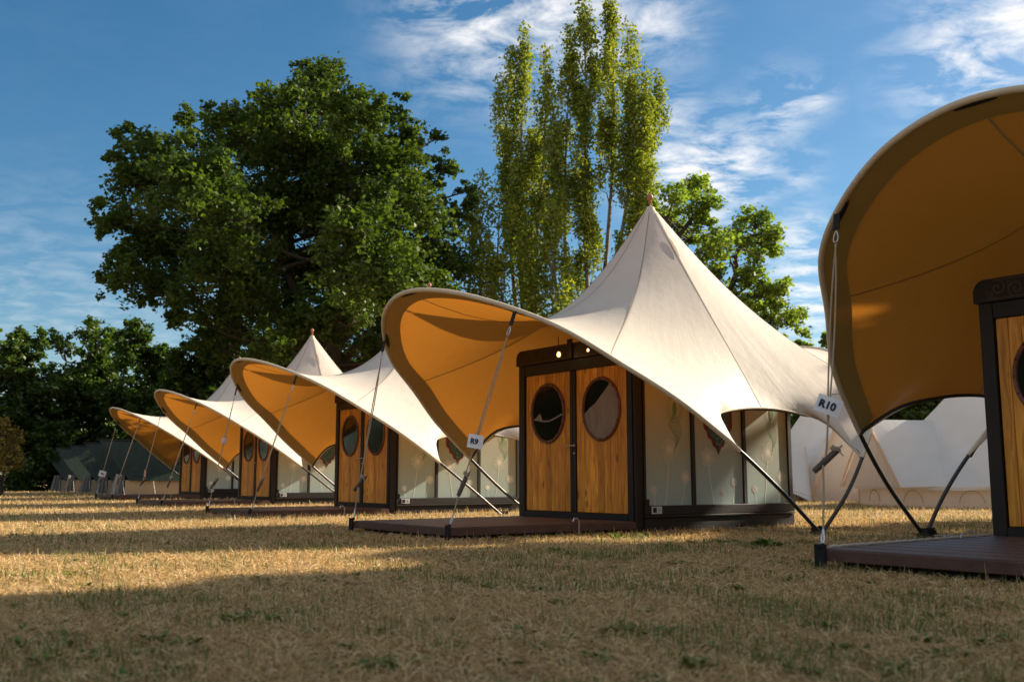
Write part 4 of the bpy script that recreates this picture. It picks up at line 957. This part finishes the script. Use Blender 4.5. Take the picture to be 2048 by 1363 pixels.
# ================================================================ grass
def blades(n, y0, y1, hmin, hmax, wd, seedv, lay=.75, margin=1.12):
    g = np.random.default_rng(seedv)
    y = np.sqrt(g.random(n) * (y1 ** 2 - y0 ** 2) + y0 ** 2); x = (g.random(n) * 2 - 1) * y * .53 * margin
    # patchy: value noise by summed sines
    def pn(x, y, s): return (np.sin(x * s * 1.3 + 1.7 * np.sin(y * s * .7)) + np.sin(y * s * 1.9 + 2.1 * np.sin(x * s * .9 + 1)) + np.sin((x + y) * s * 2.7 + 1.3 * np.sin((x - y) * s))) / 3
    green = np.clip(.5 + .5 * pn(x, y, 1.7) + .3 * pn(x + 5, y, 5.1) - .42, 0, 1) * np.where(y > 7.2, 1.25, .9) * np.where(x > 0, 1.15, .75)
    isg = g.random(n) < green * .45
    bare = .5 + .5 * pn(x * 1.0 + 9, y * 1.0 + 3, 3.7) + .25 * pn(x, y + 4, 11.0)
    # keep clear of decks and cabins
    keep = g.random(n) < np.clip(.35 + 1.3 * bare, .3, 1)
    for (tx, ty, yaw, dz) in TENTS:
        c, s = math.cos(R(yaw)), math.sin(R(yaw)); dx, dy = x - tx, y - ty; lx = c * dx + s * dy; ly = -s * dx + c * dy
        keep &= ~((np.abs(lx) < 1.0) & (ly > -3.75) & (ly < 1.3))
    x, y, isg = x[keep], y[keep], isg[keep]; n = len(x)
    h = g.uniform(hmin, hmax, n) * np.where(isg, .9, 1) * (1 + .5 * (g.random(n) < .04)); a = g.uniform(0, 2 * math.pi, n)
    lean = np.where(isg, g.uniform(.1, .9, n), np.where(g.random(n) < lay, g.uniform(1.15, 1.6, n), g.uniform(.2, 1.0, n)))
    d = np.stack([np.cos(a), np.sin(a), np.zeros(n)], 1); sd = np.stack([-np.sin(a), np.cos(a), np.zeros(n)], 1)
    up = np.array([0, 0, 1.0]); p0 = np.stack([x, y, g.uniform(-.004, .012, n)], 1); w_ = (wd * g.uniform(.6, 1.4, n) * np.where(isg, 1.25, 1))[:, None]
    l1 = (lean * .78)[:, None]; l2 = (lean * 1.1)[:, None]; hh = h[:, None]
    p1 = p0 + hh * .5 * (d * np.sin(l1) + up * np.cos(l1)); p2 = p1 + hh * .5 * (d * np.sin(l2) + up * np.maximum(np.cos(l2), -.05))
    roll = g.uniform(-.9, .9, n)[:, None]; sdd = sd * np.cos(roll) + up * np.sin(roll)
    V = np.stack([p0 - sdd * w_, p0 + sdd * w_, p1 + sdd * w_ * .8, p1 - sdd * w_ * .8, p2 + sdd * w_ * .15, p2 - sdd * w_ * .15], 1).reshape(-1, 3)
    b = np.arange(n) * 6; F = np.concatenate([np.stack([b, b + 1, b + 2, b + 3], 1), np.stack([b + 3, b + 2, b + 4, b + 5], 1)])
    rn = np.where(isg, g.uniform(0, .2, n), g.uniform(.25, 1, n)); return V, F, np.repeat(rn, 6)
def merge(parts):
    Vs, Fs, Rs, o = [], [], [], 0
    for V, F, r in parts: Vs.append(V); Fs.append(F + o); Rs.append(r); o += len(V)
    return np.concatenate(Vs), np.concatenate(Fs), np.concatenate(Rs)
V, F, rn = merge([blades(120000, 2.6, 5.2, .025, .085, .0016, 1, .95), blades(115000, 5.0, 9.0, .025, .085, .0022, 2, .93), blades(90000, 8.8, 15, .03, .085, .003, 3, .85), blades(60000, 14.5, 27, .035, .09, .0048, 4, .5), blades(40000, 26, 46, .04, .10, .008, 5, .4)])
tag(npmesh('dry_grass', V, F, M['blade'], rnd=rn), 'dry straw coloured grass covering the lawn', 'grass', kind='stuff')
# green weeds and tufts
def weeds(spots, seedv):
    g = np.random.default_rng(seedv); Vs, rs = [], []
    for (x, y, r, n, h) in spots:
        a = g.uniform(0, 6.28, n); q = r * np.sqrt(g.random(n)) * .6; c = np.stack([x + q * np.cos(a), y + q * np.sin(a), np.zeros(n)], 1)
        d = np.stack([np.cos(a), np.sin(a), np.zeros(n)], 1); sd = np.stack([-np.sin(a), np.cos(a), np.zeros(n)], 1); L = (h * g.uniform(.5, 1.1, n))[:, None]; e = g.uniform(.35, 1.25, n)[:, None]; wd = (L * g.uniform(.10, .2, n)[:, None])
        p1 = c + L * .55 * (d * np.cos(e) + [0, 0, 1] * np.sin(e)); p2 = p1 + L * .5 * (d * np.cos(e * .4) + [0, 0, 1] * np.sin(e * .4 - .15))
        Vs.append(np.stack([c, p1 + sd * wd, p2, p1 - sd * wd], 1).reshape(-1, 3)); rs.append(np.repeat(g.uniform(.02, .2, n), 4))
    V = np.concatenate(Vs); return V, np.arange(len(V)).reshape(-1, 4), np.concatenate(rs)
def gpt(u, v): d = ray(u, v); k = -CAM_H / d.z; return d.x * k, d.y * k
sp = [(*gpt(u, v), r, n, h) for u, v, r, n, h in [(475, 1245, .10, 60, .07), (640, 1222, .08, 40, .05), (140, 1150, .07, 30, .06), (1245, 1268, .09, 60, .06), (1130, 1210, .08, 50, .06), (1085, 1185, .07, 40, .06), (1360, 1130, .10, 60, .06), (1480, 1140, .1, 60, .05), (1535, 1095, .12, 70, .13), (1235, 1078, .07, 20, .13), (1290, 1075, .05, 20, .1), (1640, 1260, .08, 40, .06), (1850, 1290, .07, 40, .06), (1390, 1340, .06, 30, .08), (1210, 1385, .06, 30, .06), (700, 1170, .05, 20, .05), (530, 1135, .05, 20, .05), (925, 1160, .06, 25, .05), (850, 1135, .08, 40, .05), (980, 1100, .15, 60, .05), (1100, 1102, .15, 60, .05), (1330, 1095, .2, 90, .06), (1450, 1085, .2, 90, .07), (1600, 1085, .2, 90, .06), (1480, 1205, .09, 40, .05), (760, 1350, .05, 20, .05), (1020, 1330, .05, 20, .05)]]
for _ in range(420):
    u, v = random.uniform(0, 2048), 985 + 400 * random.random() ** 1.6; x, y = gpt(u, v); sp.append((x, y, random.uniform(.02, .08), random.randint(8, 30), random.uniform(.03, .065)))
for _ in range(26):                                        # clover patches
    x0, y0 = gpt(random.uniform(100, 1950), 1000 + 330 * random.random() ** 1.5)
    for q in range(26):
        x, y = x0 + random.gauss(0, .22), y0 + random.gauss(0, .16); sp.append((x, y, random.uniform(.015, .05), random.randint(8, 20), random.uniform(.018, .038)))
V, F, rn = weeds(sp, 9); tag(npmesh('green_weeds', V, F, M['blade'], rnd=rn), 'low green weeds and clover growing in the dry lawn', 'weeds', kind='stuff')
